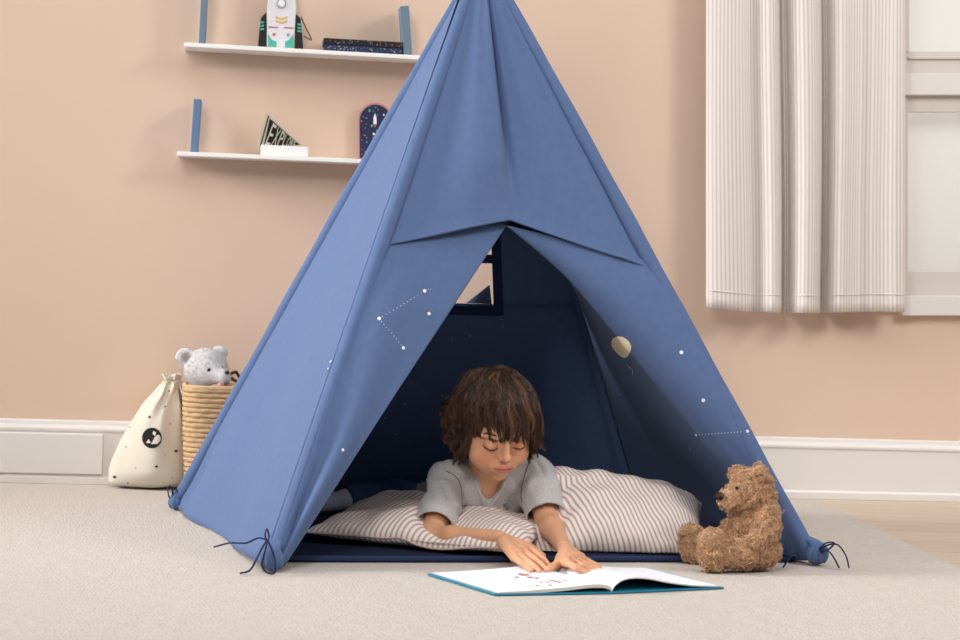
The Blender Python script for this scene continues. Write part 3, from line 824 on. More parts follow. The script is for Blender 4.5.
# foot pockets and ties
def pocket(px, py, rx, rz, nm):
    p = along(nm, .012); c = p+nF*.012
    c = np.array([c[0], c[1], rz+.009])
    mb = MB().ellipsoid(c, (rx, rx*.75, rz))
    for k in range(7):   # gathers pulled together by the tie
        a = -2.6+k*.75; o_ = np.array([math.cos(a)*rx*.55, math.sin(a)*rx*.42, 0])
        mb.tube(spline([along(nm, .055)+o_*.45, c+o_*.75+[0, 0, rz*.7], c+o_*1.35, c+o_*1.15-[0, 0, rz*.75]], 9), [.004, .0045, .006, .0075, .0085, .009, .009, .0075, .0045], 8)
    return mb.tube([c, c*.5+along(nm, .045)*.5, along(nm, .045)], [rx*.72, rx*.5, .0165], 14).build('foot_pocket', M['tent'], tent, smooth=True)
pocket(268, 566, .021, .024, 'FL'); pocket(812, 566, .021, .024, 'FR'); pocket(172, 505, .015, .018, 'BL')
def tie(pts, Y0, Y1, r=.0032):
    n = len(pts); P = []
    for i, (px, py) in enumerate(pts):
        p = U(px, py, Y0+(Y1-Y0)*i/(n-1)); p[2] = max(p[2], .013); P.append(p)
    return MB().tube(spline(P, 6*n), r, 7, flat=.5).build('tie', M['tape'], tent, smooth=True)
yf = FL[1]-.035
tie([(267, 540), (262, 548), (258, 556), (250, 570), (240, 575)], yf, yf-.03)
tie([(267, 540), (258, 538), (246, 543), (230, 543), (214, 547)], yf, yf+.02)
tie([(267, 541), (265, 535), (267, 529), (269, 536), (268, 542)], yf, yf)
tie([(268, 540), (264, 555), (262, 566), (267, 577), (275, 572), (274, 556), (268, 541)], yf-.012, yf-.012, .0036)
yb_ = BL[1]-.02
tie([(174, 505), (169, 497), (168, 488), (171, 487), (173, 496), (175, 506)], yb_, yb_)
tie([(175, 505), (173, 494), (175, 489), (178, 494), (176, 505)], yb_, yb_)
yr = FR[1]-.03
tie([(820, 550), (828, 545), (838, 545), (846, 556), (849, 570)], yr, yr-.03)
tie([(820, 551), (828, 551), (834, 558), (839, 571)], yr, yr-.03)
tie([(819, 549), (826, 543), (834, 543), (829, 549), (820, 552)], yr, yr)
tie([(800, 556), (795, 552), (788, 560), (783, 570)], yr-.04, yr-.05)

# prints: found by looking along the picture's rays at the cloth, then laid on it
trees = {}
merge(SEAM, side_left, [M['stitch']])
def hit(o, px, py):
    if o.name not in trees:
        me = o.data; Mw = o.matrix_world if o.parent is None else o.parent.matrix_world@o.matrix_parent_inverse@o.matrix_basis
        trees[o.name] = BVHTree.FromPolygons([Mw@v.co for v in me.vertices], [tuple(p.vertices) for p in me.polygons])
    loc, n, i, d_ = trees[o.name].ray_cast(Vector(EYE), Vector(unit(ray(px, py))))
    if loc is None: return None, None
    loc = np.array(loc); n = np.array(n)
    if np.dot(n, EYE-loc) < 0: n = -n
    return loc, n
def dots(o, name, pts, mats):
    mb = MB()
    for px, py, r, mi in pts:
        p, n = hit(o, px, py)
        if p is None: continue
        disc(mb, p+n*.0030, n, r, mi, 10, .0006)
    return merge(mb, o, mats)
def dline(a, b, n, r=.0008, mi=0): return [(a[0]+(b[0]-a[0])*i/n, a[1]+(b[1]-a[1])*i/n, r, mi) for i in range(1, n)]
PM = [M['print'], M['printdim']]
dots(flap_left, 'star_prints', [(379, 319, .0038, 0), (424, 291.5, .0038, 0), (402.5, 348, .0036, 0), (428.5, 314, .0034, 0), (342, 450, .003, 0)]+dline((379, 319), (424, 291.5), 13)+dline((379, 319), (402.5, 348), 10)+dline((424, 291), (432, 289), 4, .0006), PM)
dots(side_left, 'star_prints', [(332, 362, .003, 0), (329.5, 369, .0022, 0), (330.5, 374, .0015, 0)], PM)
dots(flap_right, 'star_prints', [(681, 352.5, .0040, 0), (703.5, 400, .0040, 0), (697, 434, .0036, 0), (747, 431.5, .0032, 0), (691, 448, .0034, 1), (573.5, 311, .0024, 1), (580.5, 347, .0024, 1), (594.5, 349, .0026, 1), (578.5, 383, .002, 1), (590, 389, .0024, 1), (621.5, 394, .0028, 1), (615.5, 421, .0024, 1), (802, 509, .003, 0), (796, 524, .0026, 0), (754, 455, .003, 1), (631, 367, .001, 0)]+dline((697, 434), (747, 431.5), 16, .0009)+dline((747, 431.5), (757, 458), 9, .0008)+[(629+2.6*math.sin(a*.45)+a*.6, 365+a*1.4, .0011, 0) for a in range(7)], PM)
bal = MB(); bc, bn = hit(flap_right, 622.5, 346)
if bc is not None:
    P = [bc+bn*.0034]; nr = 4
    for g_r in range(1, nr+1):
        for k in range(28):
            a = 2*PI*k/28; y_ = math.sin(a); yy = y_*(11.5 if y_ > 0 else 10)*g_r/nr; xx = math.cos(a)*(9.6*(1-.35*max(0, y_)))*g_r/nr
            p, n = hit(flap_right, 622.5+xx+.28*yy, 345.5+yy); P.append(p+n*.0034)
    Fb_ = [(0, k+1, (k+1) % 28+1) for k in range(28)]
    for g_r in range(nr-1):
        a = 1+g_r*28; Fb_ += [(a+k, a+28+k, a+28+(k+1) % 28, a+(k+1) % 28) for k in range(28)]
    bal.add(P, Fb_); merge(bal, flap_right, [M['cream']])
# prints on the back wall inside
mbp = MB()
for px, py, r in ((435, 325, .002), (452, 339, .0022), (470, 336, .0022), (501, 319, .002), (503, 327, .0018), (405, 404, .0024), (385, 418, .002), (421, 416, .0018), (396, 434, .002), (402, 366, .0026), (412, 383, .002), (442, 396, .002)):
    p = on_plane(px, py, along('BL', .3)-nB*.012, nB); disc(mbp, p, -nB, r, 0, 10, .0006)
merge(mbp, back_o, [M['printdim']])

# ------------------------------------------------------------------ the book in front
LN = G(494, 594, .012); LFr = G(428, 574, .012); SP = G(612, 592, .012); RN = G(723, 587, .012)
dv = LFr-LN; Ld = np.linalg.norm(dv)
book = empty('picture_book', (SP+dv/2)*[1, 1, 0]+[0, 0, .0085], math.atan2(dv[1], dv[0])-PI/2)
tag(book, 'open children\'s picture book with turquoise cover lying on the rug', 'book')
zB = .0092
def bkp(side, s, z, v):
    """side -1/+1, s fraction across the page, z height, v along the spine"""
    E_ = LN if side < 0 else RN; p = SP+(E_-SP)*s+dv*v; return np.array([p[0], p[1], zB+z])
for sd in (-1, 1):
    MB().prism([bkp(sd, .0, 0, -.012), bkp(sd, 1.0, 0, -.012), bkp(sd, 1.0, 0, 1.012), bkp(sd, .0, 0, 1.012)], (0, 0, .0032)).build('cover', M['cover'], book, bevel=.0008)
profL = [(.0, .006), (.02, .013), (.08, .0165), (.2, .0165), (.4, .0125), (.7, .008), (.965, .0055)]
profR = [(.0, .006), (.03, .016), (.10, .025), (.20, .0275), (.33, .0245), (.5, .0165), (.72, .009), (.965, .0052)]
def pages(sd, prof_, th):
    P = spline([(a, b, 0) for a, b in prof_], 30); mb = MB()
    def fn(u, v):
        k = u*29; i = min(int(k), 28); f = k-i; a = P[i]*(1-f)+P[i+1]*f; w_ = 1-.25*v*(1 if sd > 0 else .3)
        return bkp(sd, a[0], .0036+max(a[1]*w_-.0036, .0008), v)
    top = [[fn(i/29, j/12) for i in range(30)] for j in range(13)]
    mb.grid(fn, 29, 12, 0)
    lowf = lambda u, v: fn(u, v)-np.array([0, 0, min(th, fn(u, v)[2]-zB-.0034)])
    mb.grid(lowf, 29, 12, 1)
    for v in (0, 1): mb.grid(lambda u, q, v=v: lowf(u, v)*(1-q)+fn(u, v)*q, 29, 1, 1)
    for u in (0, 1): mb.grid(lambda q, v, u=u: lowf(u, v)*(1-q)+fn(u, v)*q, 1, 12, 1)
    o = mb.build('pages', [M['paper'], M['paperedge']], book, smooth=True, weld=False, fixn=False); return o, fn
pl, fL = pages(-1, profL, .006); prr, fR = pages(1, profR, .0022)
# a loose lower leaf under the left page
il = MB(); rr = random.Random(5)
def blot(u, v, r, mi, k=7, sx=1, sy_=1):
    c = fL(u, v)+[0, 0, .0006]; ex = unit(fL(u+.02, v)-fL(u-.02, v)); ey = unit(dv); 
    il.prism([c+ex*r*sx*math.cos(2*PI*i/k)*rr.uniform(.7, 1.2)+ey*r*sy_*math.sin(2*PI*i/k)*rr.uniform(.7, 1.2) for i in range(k)], (0, 0, .0003), mi)
def at_pix(px, py):  # page coordinates below a pixel
    best = min(((u/60, v/40) for u in range(60) for v in range(40)), key=lambda q: sum((proj(fL(*q))-np.array([px, py]))**2)); return best
def proj(p):
    l_ = RC.T@(np.asarray(p)-EYE); return np.array([480+FOC*l_[0]/-l_[2], 320-FOC*l_[1]/-l_[2]])
for px, py, r, mi in ((524, 575.5, .008, 0), (530, 577.5, .006, 0), (517, 577.5, .004, 1), (536, 578, .004, 1), (521, 573.5, .004, 1), (541, 583, .003, 0), (547, 582, .0035, 0), (552, 580.5, .004, 0), (556, 582, .003, 1), (560, 583, .003, 0), (550, 585, .003, 1), (538, 586, .003, 0), (530, 586, .002, 1), (565, 581, .003, 0)):
    u, v = at_pix(px, py); blot(u, v, r, mi, 8, 1.1, 1.4)
merge(il, pl, [M['pink'], M['pgrey']])

# ------------------------------------------------------------------ pillows
def pillow(name, label, c, ax, ay, az, H, seed, bend=None, stripe=.0112, dirn=0, puff=.55, wr=.004, skew=0):
    """c centre, ax/ay half-extent vectors, az up vector"""
    c, ax, ay, az = map(lambda q: np.asarray(q, float), (c, ax, ay, az)); n = 64; r = np.random.default_rng(seed); ph = r.uniform(0, 6.28, 8)
    V = []; UV = []; lx = np.linalg.norm(ax); ly = np.linalg.norm(ay)
    def P(u, v, sgn):
        au, av = abs(u), abs(v)
        x_ = u*(1-.07*(1-av**2)*au**4); y_ = v*(1-.09*(1-au**2)*av**4)
        # distance from the seam with rounded falloff
        hh = ((1-au**2.6)*(1-av**2.6))**puff
        # seam puckers and broad creases
        e_ = max(au, av); wk = wr*(math.sin(u*17+ph[0])*av**3+math.sin(v*14+ph[1])*au**3)*(1-e_**6)*1.6
        wk += wr*.9*math.sin(6*u+5*v+ph[2]+1.4*math.sin(4*v-3*u+ph[3]))*(1-e_**4)+wr*.45*math.sin(13*u-9*v+ph[4])*(1-e_**4)
        z_ = sgn*(H*hh*(1 if sgn > 0 else .55)+wk*(1 if sgn > 0 else .3))
        p = c+ax*x_+ay*y_+az*z_
        if bend: p = bend(p, u, v, sgn)
        return p
    us = np.sin(np.linspace(-PI/2, PI/2, n+1))
    mb = MB()
    for sgn in (1, -1):
        mb.grid(lambda a, b, s_=sgn: P(us[int(round(a*n))], us[int(round(b*n))], s_), n, n,
                uvf=lambda a, b: ((us[int(round(a*n))]*lx if dirn == 0 else us[int(round(b*n))]*ly)/stripe+skew*us[int(round(b*n))]*ly/stripe, 0))
    o = mb.build(name, M['pillow'], None, smooth=True, weld=True)
    o2 = MB(); edge = [P(u, -1, 1) for u in us]+[P(1, v, 1) for v in us[1:]]+[P(u, 1, 1) for u in us[::-1][1:]]+[P(-1, v, 1) for v in us[::-1][1:]]
    o2.tube(edge, .0022, 6, caps=False); o2.build('seam', M['pillow'], o, smooth=True)
    return tag(o, label, 'pillow', 'striped pillows on the tent mat')
FZ = .019
def keep_up(p, z=FZ): p = np.array(p); p[2] = max(p[2], z+.002*(p[2] < z)); return p
# left pillow, lying in the shade of the flap, under the boy's arm
pc = U(436, 543, 4.095); pc[2] = .046
def bendL(p, u, v, s):
    q = np.array(p); 
    q[2] += -.030*math.exp(-((u-.2)/.3)**2-((v+.55)/.5)**2)*(s > 0)     # elbow hollow
    q[2] += .030*math.exp(-((u+.55)/.4)**2)*(v > 0)*v
    q[2] += .016*math.exp(-((u+.12)/.1)**2-((v+.5)/.5)**2)*(s > 0)
    return keep_up(q)
pillow('pillow', 'striped pillow under the boy\'s chest and arms', pc, np.array([.222, -.075, 0]), np.array([.045, .150, .008]), np.array([0, 0, 1.0]), .044, 3, bendL, puff=.5, skew=-.25)
# right pillow, propped higher
pc2 = U(617, 519, 4.12)
def bendR(p, u, v, s):
    q = np.array(p); q[2] -= .03*math.exp(-((u+.75)/.25)**2)*(v < .4)*(s > 0)
    k_ = max(0, (u-.3)/.7)**2*max(0, -v); q[2] += .045*k_; q[0] -= .035*k_
    k_ = max(0, (u-.6)/.4)*max(0, v); q[2] -= .025*k_
    return keep_up(q)
pillow('pillow', 'plump striped pillow between the boy and the teddy bear', pc2, np.array([.187, .02, -.022]), np.array([-.0, .105, .070]), unit([.05, -.58, .82]), .064, 9, bendR, puff=.5, skew=.45)

# ------------------------------------------------------------------ the boy
def rotm(ax, a): return np.array(Matrix.Rotation(a, 3, ax))
RH = rotm('Y', -.05)@rotm('Z', .33)@rotm('X', .47)
HS = 1.07; HC = U(494.5, 419, 4.05)
def HW(p): return RH@(np.asarray(p, float)*HS)+HC
neck = U(486, 482, 4.15); chest = U(490, 503, 4.19); belly = U(462, 510, 4.31); hips = U(430, 512, 4.42)
shR = U(448, 483, 4.14); shL = U(536, 478, 4.15)
elR = U(431, 538, 4.00); elL = U(547, 520, 4.06)
wrR = U(499, 538, 3.915); wrL = U(563, 547, 3.925)
B = SDF()
# head, in its own frame: x to the boy's left, -y forward, z up
B.frame(RH, HC, HS)
B.ell((0, .010, .018), (.0655, .077, .065), k=.01)
B.ell((0, -.026, -.024), (.059, .052, .060), k=.02)
B.ell((0, -.034, -.060), (.043, .038, .034), k=.02)
for sx in (-1, 1):
    B.ell((sx*.033, -.050, -.045), (.025, .022, .024), k=.016)
B.ell((0, -.060, -.012+.028), (.042, .020, .022), k=.014)           # brow / forehead
for sx in (-1, 1): B.ell((sx*.027, -.083, -.012), (.013, .008, .008), k=.010, op='-')
B.ell((0, -.067, -.083), (.014, .012, .010), k=.012)                 # chin
B.cap((0, -.075, .002), (0, -.087, -.028), .0055, .007, k=.010)
B.ell((0, -.0905, -.032), (.0085, .0085, .0075), k=.005)
for sx in (-1, 1):
    B.ell((sx*.0095, -.0835, -.035), (.0055, .0065, .0048), k=.004)
    B.ell((sx*.0045, -.089, -.0405), (.0022, .004, .0022), k=.0015, op='-')
    B.ell((sx*.027, -.0685, -.0125), (.0135, .0125, .0105), k=.004)  # closed lids
    B.cap((sx*.040, -.0735, -.0155), (sx*.015, -.0795, -.0165), .0012, .0010, k=.0015, op='-')  # lid line
    B.cap((sx*.044, -.064, .006), (sx*.014, -.078, .009), .004, .0035, k=.008)
    # ear
    B.ell((sx*.0665, .004, -.018), (.0065, .0135, .0195), rot=rotm('Z', sx*-.45), k=.004)
    B.ell((sx*.0725, -.001, -.017), (.004, .007, .011), rot=rotm('Z', sx*-.45), k=.003, op='-')
B.ell((0, -.076, -.059), (.025, .012, .014), k=.012)                 # mouth mound
B.ell((0, -.0850, -.0545), (.0170, .0044, .0034), k=.005); B.ell((0, -.0838, -.0618), (.0140, .0046, .0042), k=.005)
B.cap((-.0185, -.0830, -.0576), (0, -.0905, -.0586), .0012, .0014, k=.0015, op='-'); B.cap((.0185, -.0830, -.0576), (0, -.0905, -.0586), .0012, .0014, k=.0015, op='-')
B.ell((0, -.088, -.0475), (.0022, .003, .005), k=.004, op='-')
B.frame(np.eye(3), np.zeros(3), 1)
hb = HW((0, .020, -.055))
B.chain([hb, neck], [.036, .037], k=.02)
B.chain([neck, chest, belly, hips], [.038, .050, .058, .056], k=.025)
B.cap(neck+[0, .01, -.008], shR, .028, .029, k=.02); B.cap(neck+[0, .01, -.008], shL, .028, .029, k=.02)
B.cap(shR*.9+chest*.1, shL*.9+chest*.1, .034, .034, k=.03)
def arm(sh_, el, wr, k=.012):
    B.chain([sh_, sh_*.5+el*.5, el], [.031, .027, .0235], k=k)
    B.chain([el, el*.68+wr*.32, wr], [.0235, .0235, .0155], k=k)
arm(shR, elR, wrR); arm(shL, elL, wrL)
def hand(wr, kn, fingers, thumb, palm_r=.0105, rf=.0066):
    kn = [np.asarray(q) for q in kn]
    for q in kn: B.cap(wr*.75+q*.25, q, palm_r*1.12, palm_r*.88, k=.008)
    for q in range(len(kn)-1): B.cap(kn[q], kn[q+1], palm_r*.8, palm_r*.8, k=.006)
    for (q, f) in zip(kn, fingers):
        m = len(f); rs = [rf*1.12]+[rf*(1.0-.10*i) for i in range(m)]
        B.chain([q]+list(f), rs[:m+1], k=.0022)
    rs = [rf*1.7, rf*1.35, rf*1.08, rf*.95]
    B.chain(thumb, rs[:len(thumb)], k=.0035)
Zb = .0275   # height of the hands' undersides on the page
def g_(px, py, z): return G(px, py, z)
# boy's right hand (left in the picture): back of the hand up, fingers towards the gutter
kn = [g_(528, 546.5, .046), g_(523.5, 550.5, .044), g_(519, 554.5, .041), g_(515, 557.5, .038)]
fg = [[g_(537, 553.5, .045), g_(544, 560, .036), g_(549, 565.5, .029)],
      [g_(534, 558.5, .042), g_(541, 564.5, .034), g_(545.5, 569, .028)],
      [g_(528, 561.5, .039), g_(535, 567, .032), g_(539.5, 571, .027)],
      [g_(522, 563, .036), g_(527, 567, .030), g_(531, 570.5, .027)]]
hand(wrR, kn, fg, [wrR*.6+kn[0]*.4+np.array([.004, .006, -.008]), g_(527, 545, .034), g_(536, 551, .030), g_(543, 556, .028)])
# boy's left hand: comes towards the camera, fingers turned to the right, thumb to the left
kn = [g_(566, 562, .043), g_(571, 560, .043), g_(576, 559, .041), g_(580.5, 557.5, .038)]
fg = [[g_(576, 568, .037), g_(584, 571.5, .031), g_(591, 573, .028)],
      [g_(582, 566, .038), g_(591, 570, .031), g_(598, 572, .028)],
      [g_(586, 564.5, .037), g_(594, 568, .031), g_(600.5, 570, .028)],
      [g_(588, 561.5, .034), g_(594, 564.5, .030), g_(599, 566, .028)]]
hand(wrL, kn, fg, [wrL*.55+kn[0]*.45+np.array([-.006, 0, -.008]), g_(558, 564, .034), g_(552, 567.5, .031), g_(547.5, 570, .029)])
# legs and feet
knR = U(392, 508, 4.55); knL = U(415, 512, 4.60); anR = U(348, 503, 4.47); anL = U(372, 506, 4.56)
for K, A_, hx in ((knR, anR, -.03), (knL, anL, .03)):
    for q in (K, A_): q[2] = max(q[2], .05)
    hp = hips+np.array([hx, 0, 0]); B.chain([hp, K, A_], [.048, .036, .024], k=.015)
    tt = A_+np.array([-.055, -.01, -.012]); B.cap(A_, tt, .020, .014, k=.01)
    for f in range(5): B.cap(tt+np.array([-.002, (f-2)*.006, 0]), tt+np.array([-.014+abs(f-1)*.002, (f-2)*.007, -.002]), .0055 if f else .007, .0045, k=.002)
Vb, Fb = B.mesh(.0019)
Vb = relax(Vb, Fb, 1, .35)
Lh = ((Vb-HC)@RH)/HS
base = np.array(rgb(217,163,128)[:3]); col = np.tile(base, (len(Vb), 1))
def mixc(mask, c): 
    global col
    m_ = np.clip(mask, 0, 1)[:, None]; col = col*(1-m_)+np.array(rgb(*c)[:3])*m_
def gz(c, s): return np.exp(-(((Lh-np.array(c))/np.array(s))**2).sum(1))
near = np.linalg.norm(Lh, axis=1) < .14
mixc(.28*(gz((-.034, -.07, -.036), (.018, .03, .015))+gz((.034, -.07, -.036), (.018, .03, .015))), (220,128,108))
mixc(.35*gz((0, -.092, -.034), (.009, .012, .008)), (220,130,108))
ax_l = np.exp(-(np.abs(Lh[:, 0])/.0195)**4)*(Lh[:, 1] < -.07)*near
lip = 1.3*ax_l*np.maximum(np.exp(-((Lh[:, 2]+.0548-.0012*(Lh[:, 0]/.018)**2)/.0034)**2), np.exp(-((Lh[:, 2]+.0615-.0025*(Lh[:, 0]/.018)**2)/.0040)**2))
mixc(np.clip(lip*1.3-.35, 0, .7), (192,112,102))
mixc(.8*np.exp(-((Lh[:, 2]+.0584-.0004)/.0011)**2)*np.exp(-(Lh[:, 0]/.017)**4)*(Lh[:, 1] < -.075)*near, (120,52,48))
for sx in (-1, 1):
    mixc(.30*gz((sx*.027, -.08, -.010), (.015, .02, .008)), (196,132,106))
    mixc(.5*gz((sx*.0725, 0, -.018), (.01, .014, .02)), (215,130,110))
    mixc(.7*gz((sx*.0045, -.088, -.0405), (.003, .006, .0026)), (120,62,52))
skin_is_hand = np.minimum(np.linalg.norm(Vb-wrR, axis=1), np.linalg.norm(Vb-wrL, axis=1)) < .12
boy = mesh_obj('person', Vb, Fb, M['skin'], None, True, None, None, col)
tag(boy, 'young child with brown wavy hair in grey short-sleeved top, lying propped on elbows reading', 'person')
# lashes, brows
ls = MB(); br_ = MB()
body_tree = BVHTree.FromPolygons([Vector(v) for v in Vb[:]], [tuple(f) for f in Fb[:].tolist()])
def face_pt(x, z, lift=.0006):
    o_ = HW((x, -.16, z)); d_ = RH@np.array([0, 1.0, 0]); loc, n, i, dd = body_tree.ray_cast(Vector(o_), Vector(d_)); return np.array(loc)+np.array(n)*lift*(1 if np.dot(n, d_) < 0 else -1)
for sx in (-1, 1):
    P = [face_pt(sx*(.0145+.0265*t), -.0165-.0032*math.sin(PI*t)+.001*t) for t in np.linspace(0, 1, 12)]
    ls.tube(P, [.0004+.0006*math.sin(PI*(.15+.75*t)) for t in np.linspace(0, 1, 12)], 6)
    for t in np.linspace(.12, 1, 16):
        p = face_pt(sx*(.0145+.0265*t), -.0165-.0032*math.sin(PI*t)+.001*t)
        tip = p+RH@np.array([sx*(t-.4)*.003, -.0024, -.0022])
        ls.tube([p, p*.5+tip*.5+RH@np.array([0, -.001, -.0006]), tip], [.0004, .0003, .0001], 4)
    for t in np.linspace(.3, 1, 24):
        for q in range(2):
            x_ = sx*(.012+.032*t+random.uniform(-.001, .001)); z_ = .0090+.0040*math.sin(PI*(.12+.7*t))+random.uniform(-.0018, .0018)
            a = face_pt(x_, z_); b = face_pt(x_+sx*.005, z_+.0018*(1-1.6*t), .0009)
            if np.linalg.norm(b-a) < .012: br_.tube([a, b], [.0003, .00015], 4)
    ls.build('eyelashes', M['lash'], boy, smooth=True); br_.build('eyebrow', M['brow'], boy, smooth=True); ls = MB(); br_ = MB()

# hair: a close cap and curly locks of strands
HCAP = SDF(); HCAP.frame(RH, HC, HS)
HCAP.ell((0, .012, .019), (.0685, .0800, .0683), k=.004)
HCAP.ell((0, .026, -.010), (.066, .062, .058), k=.015)
HCAP.ell((0, -.083, -.030), (.056, .055, .052), k=.008, op='-')
HCAP.ell((0, .0, -.085), (.06, .09, .045), k=.01, op='-')
HCAP.post = lambda P: .0012*smooth_noise(P, 220, 2)
Vc, Fc = HCAP.mesh(.003)
hair = mesh_obj('hair', Vc, Fc, M['haircap'], boy)
hair['label'] = 'brown wavy hair with a long fringe'
crown = unit([.06, .42, .90]); gdown = RH.T@np.array([0, 0, -1.0])
ec = np.array([0, .010, .018]); er = np.array([.0680, .0790, .0675])
locks = []; rr = np.random.default_rng(21)
def surf(d_, off): d_ = d_/np.linalg.norm(d_); k = 1/np.linalg.norm(d_/er); return ec+d_*(k+off)
made = 0; tries = 0
while made < 560 and tries < 6000:
    tries += 1
    d_ = rr.normal(size=3); d_ /= np.linalg.norm(d_)
    if made < 60: d_ = unit(crown+d_*.35)
    p = surf(d_, 0)
    if p[2] < -.045: continue
    if p[1] < -.035 and p[2] < .035 and abs(p[0]) < .055: continue
    if p[1] < -.01 and p[2] < .0: continue
    if p[1] < -.028 and p[2] < .042: continue
    base_off = rr.uniform(.001, .010)
    n_ = 16; ds = rr.uniform(.0052, .0078); pts = [p+unit(p-ec)*base_off*.3]; dirn = None; ph = rr.uniform(0, 6.28); wv = rr.uniform(.25, .60); side_end = rr.uniform(-.056, -.028); fr_end = rr.uniform(-.007, .004)
    flip = rr.uniform(.1, 1.3)
    for i in range(n_):
        q = pts[-1]; rd = unit((q-ec)/er**2*er.mean()**2)
        tan = unit(rd*np.dot(crown, rd)-crown+rr.normal(size=3)*.02)
        low = np.clip((.02-q[2])/.05, 0, 1)
        dr = tan*(1-.55*low)+gdown*(.25+.5*low)+np.array([.22, 0, 0])*(q[1] < 0)*(q[2] > .0)
        # side locks drift outwards and curl at their ends
        out = np.array([np.sign(q[0])*1.0, .25, 0]); 
        dr = dr+out*low*flip*(.9 if abs(q[0]) > .045 else 0)*np.clip((i-5)/7, 0, 1)
        sidev = np.cross(rd, tan); dr = dr+sidev*wv*math.sin(i*.8+ph)*1.6+rd*.35*wv*math.sin(i*.9+ph*2)
        if (abs(q[0]) > .045 or q[1] > .03) and i > 4: dr = dr+(sidev*math.cos(1.25*i+ph)+rd*math.sin(1.25*i+ph))*1.15*low+rd*.35*low
        if dirn is None: dirn = unit(dr)
        dirn = unit(dirn*.55+unit(dr)*.45); q2 = q+dirn*ds
        # keep outside the head
        e_ = (q2-ec)/(er+base_off*.9); ln = np.linalg.norm(e_)
        if ln < 1: q2 = ec+(q2-ec)/ln
        front = q2[1] < -.030 and abs(q2[0]) < .056
        if front and q2[2] < fr_end: break
        if (not front) and q2[2] < side_end: break
        pts.append(q2)
    if len(pts) < 5: continue
    pts = [np.array([np.sign(p_[0])*min(abs(p_[0]), .084+.75*max(0, abs(p_[0])-.084)), p_[1], p_[2]]) for p_ in pts]
    locks.append(np.array(pts)); made += 1
# loose curls around the ears and the nape, and a few over the crown
for k in range(150):
    sd = -1 if k % 2 else 1
    if k < 120: x_ = sd*rr.uniform(.060, .074); y_ = rr.uniform(-.030, .055); z_ = rr.uniform(-.040, .022)
    else: x_ = rr.uniform(-.05, .05); y_ = rr.uniform(-.06, .02); z_ = .0
    p = np.array([x_, y_, z_])
    if k >= 120: p = surf(np.array([x_, y_, .075]), .002)
    rd = unit((p-ec)/er**2*er.mean()**2); down = unit(gdown*.8+np.array([0, 0, -.4])-rd*np.dot(gdown, rd)*.5) if k < 120 else unit(rd*np.dot(crown, rd)-crown)
    b_x = np.cross(rd, down); ph = rr.uniform(0, 6.28); r_ = rr.uniform(.0035, .0065); L_ = rr.uniform(.024, .038); tn = rr.uniform(.8, 1.5)*(1 if rr.random() < .5 else -1)
    locks.append(np.array([p+down*L_*t+rd*(.004+.011*t*(k < 120))+(rd*math.cos(2*PI*tn*t+ph)+b_x*math.sin(2*PI*tn*t+ph))*r_*min(1, t*3)*(1 if k < 120 else .5) for t in np.linspace(0, 1, 10)]))
AP = []; AR = []; AC = []; K = 12
shade = np.array([rgb(64,43,32)[:3], rgb(84,56,40)[:3], rgb(112,76,54)[:3], rgb(48,32,25)[:3]])
for Lk in locks:
    L2 = spline(Lk, K); ns = 40; spread = rr.uniform(.004, .0075); ph = rr.uniform(0, 6.28)
    off = np.clip(rr.normal(size=(ns, 1, 3)), -1.6, 1.6)*spread*.45; t = np.linspace(0, 1, K)[None, :, None]
    taper = 1-.82*t**2.4
    wob = np.sin(t*7+ph+off[:, :, :1]*200)*.0016
    P = L2[None]+off*taper+wob*rr.normal(size=(ns, 1, 3))
    # outside the head
    E_ = (P-ec)/(er+.0015); ln = np.linalg.norm(E_, axis=2)[..., None]; P = np.where(ln < 1, ec+(P-ec)/np.maximum(ln, .2), P)
    bad = (P[:, :, 1] < -.04) & (np.abs(P[:, :, 0]) < .052) & (P[:, :, 2] < -.016)
    for a_, b_i in zip(*np.nonzero(bad)):
        if b_i: P[a_, b_i] = P[a_, b_i-1]+1e-5*b_i
    AP.append(P); AR.append((.00062*(1-.75*t[..., 0]**2))*np.ones((ns, 1))*rr.uniform(.7, 1.2, (ns, 1)))
    c0 = shade[rr.choice(4, p=[.4, .3, .12, .18])]
    c = c0*rr.uniform(.75, 1.25, (ns, 1)); AC.append(np.repeat(c[:, None, :], K, 1)*(1+.25*t))
AP = np.vstack(AP); AR = np.vstack(AR); AC = np.vstack(AC)
APw = (AP.reshape(-1, 3)*HS)@RH.T+HC; AP = APw.reshape(AP.shape)
Vh, Fh = tubes(AP, AR, 3)
mesh_obj('hair_strands', Vh, Fh, M['hair'], hair, True, None, None, np.repeat(AC.reshape(-1, 3), 3, axis=0))

# top: grey short-sleeved top with an open placket
T = SDF()
pad = .0075
T.chain([neck+[0, 0, -.004], chest, belly, hips], [.045, .062+pad, .062+pad+.003, .060+pad], k=.03)
T.cap(neck+[0, .01, -.012], shR, .034+pad, .031+pad, k=.03); T.cap(neck+[0, .01, -.012], shL, .034+pad, .031+pad, k=.03)
T.cap(shR*.9+chest*.1, shL*.9+chest*.1, .034+pad, .034+pad, k=.03)
sleeve_end = []
for s_, e_ in ((shR, elR), (shL, elL)):
    f = .80 if s_ is shR else .92; en = s_+(e_-s_)*f; ax_ = unit(e_-s_)
    T.chain([s_, s_*.5+en*.5, en+ax_*.035], [.038+pad*.3, .041, .0435], k=.012); sleeve_end.append((en, ax_))
def wr_(P):
    fade = np.ones(len(P))
    for en, ax_ in sleeve_end: fade = np.minimum(fade, np.clip((np.linalg.norm(P-en, axis=1)-.044)/.022, .12, 1))
    return fade*(.0130*np.abs(smooth_noise(P*[1, .7, 1.7], 38, 5))-.0100*np.abs(smooth_noise(P*[1.6, .8, 1], 62, 8))-.001)+.0010*smooth_noise(P, 150, 9)
for en, ax_ in sleeve_end: T.cut(en, ax_, en+ax_*.05, .075, k=.003)
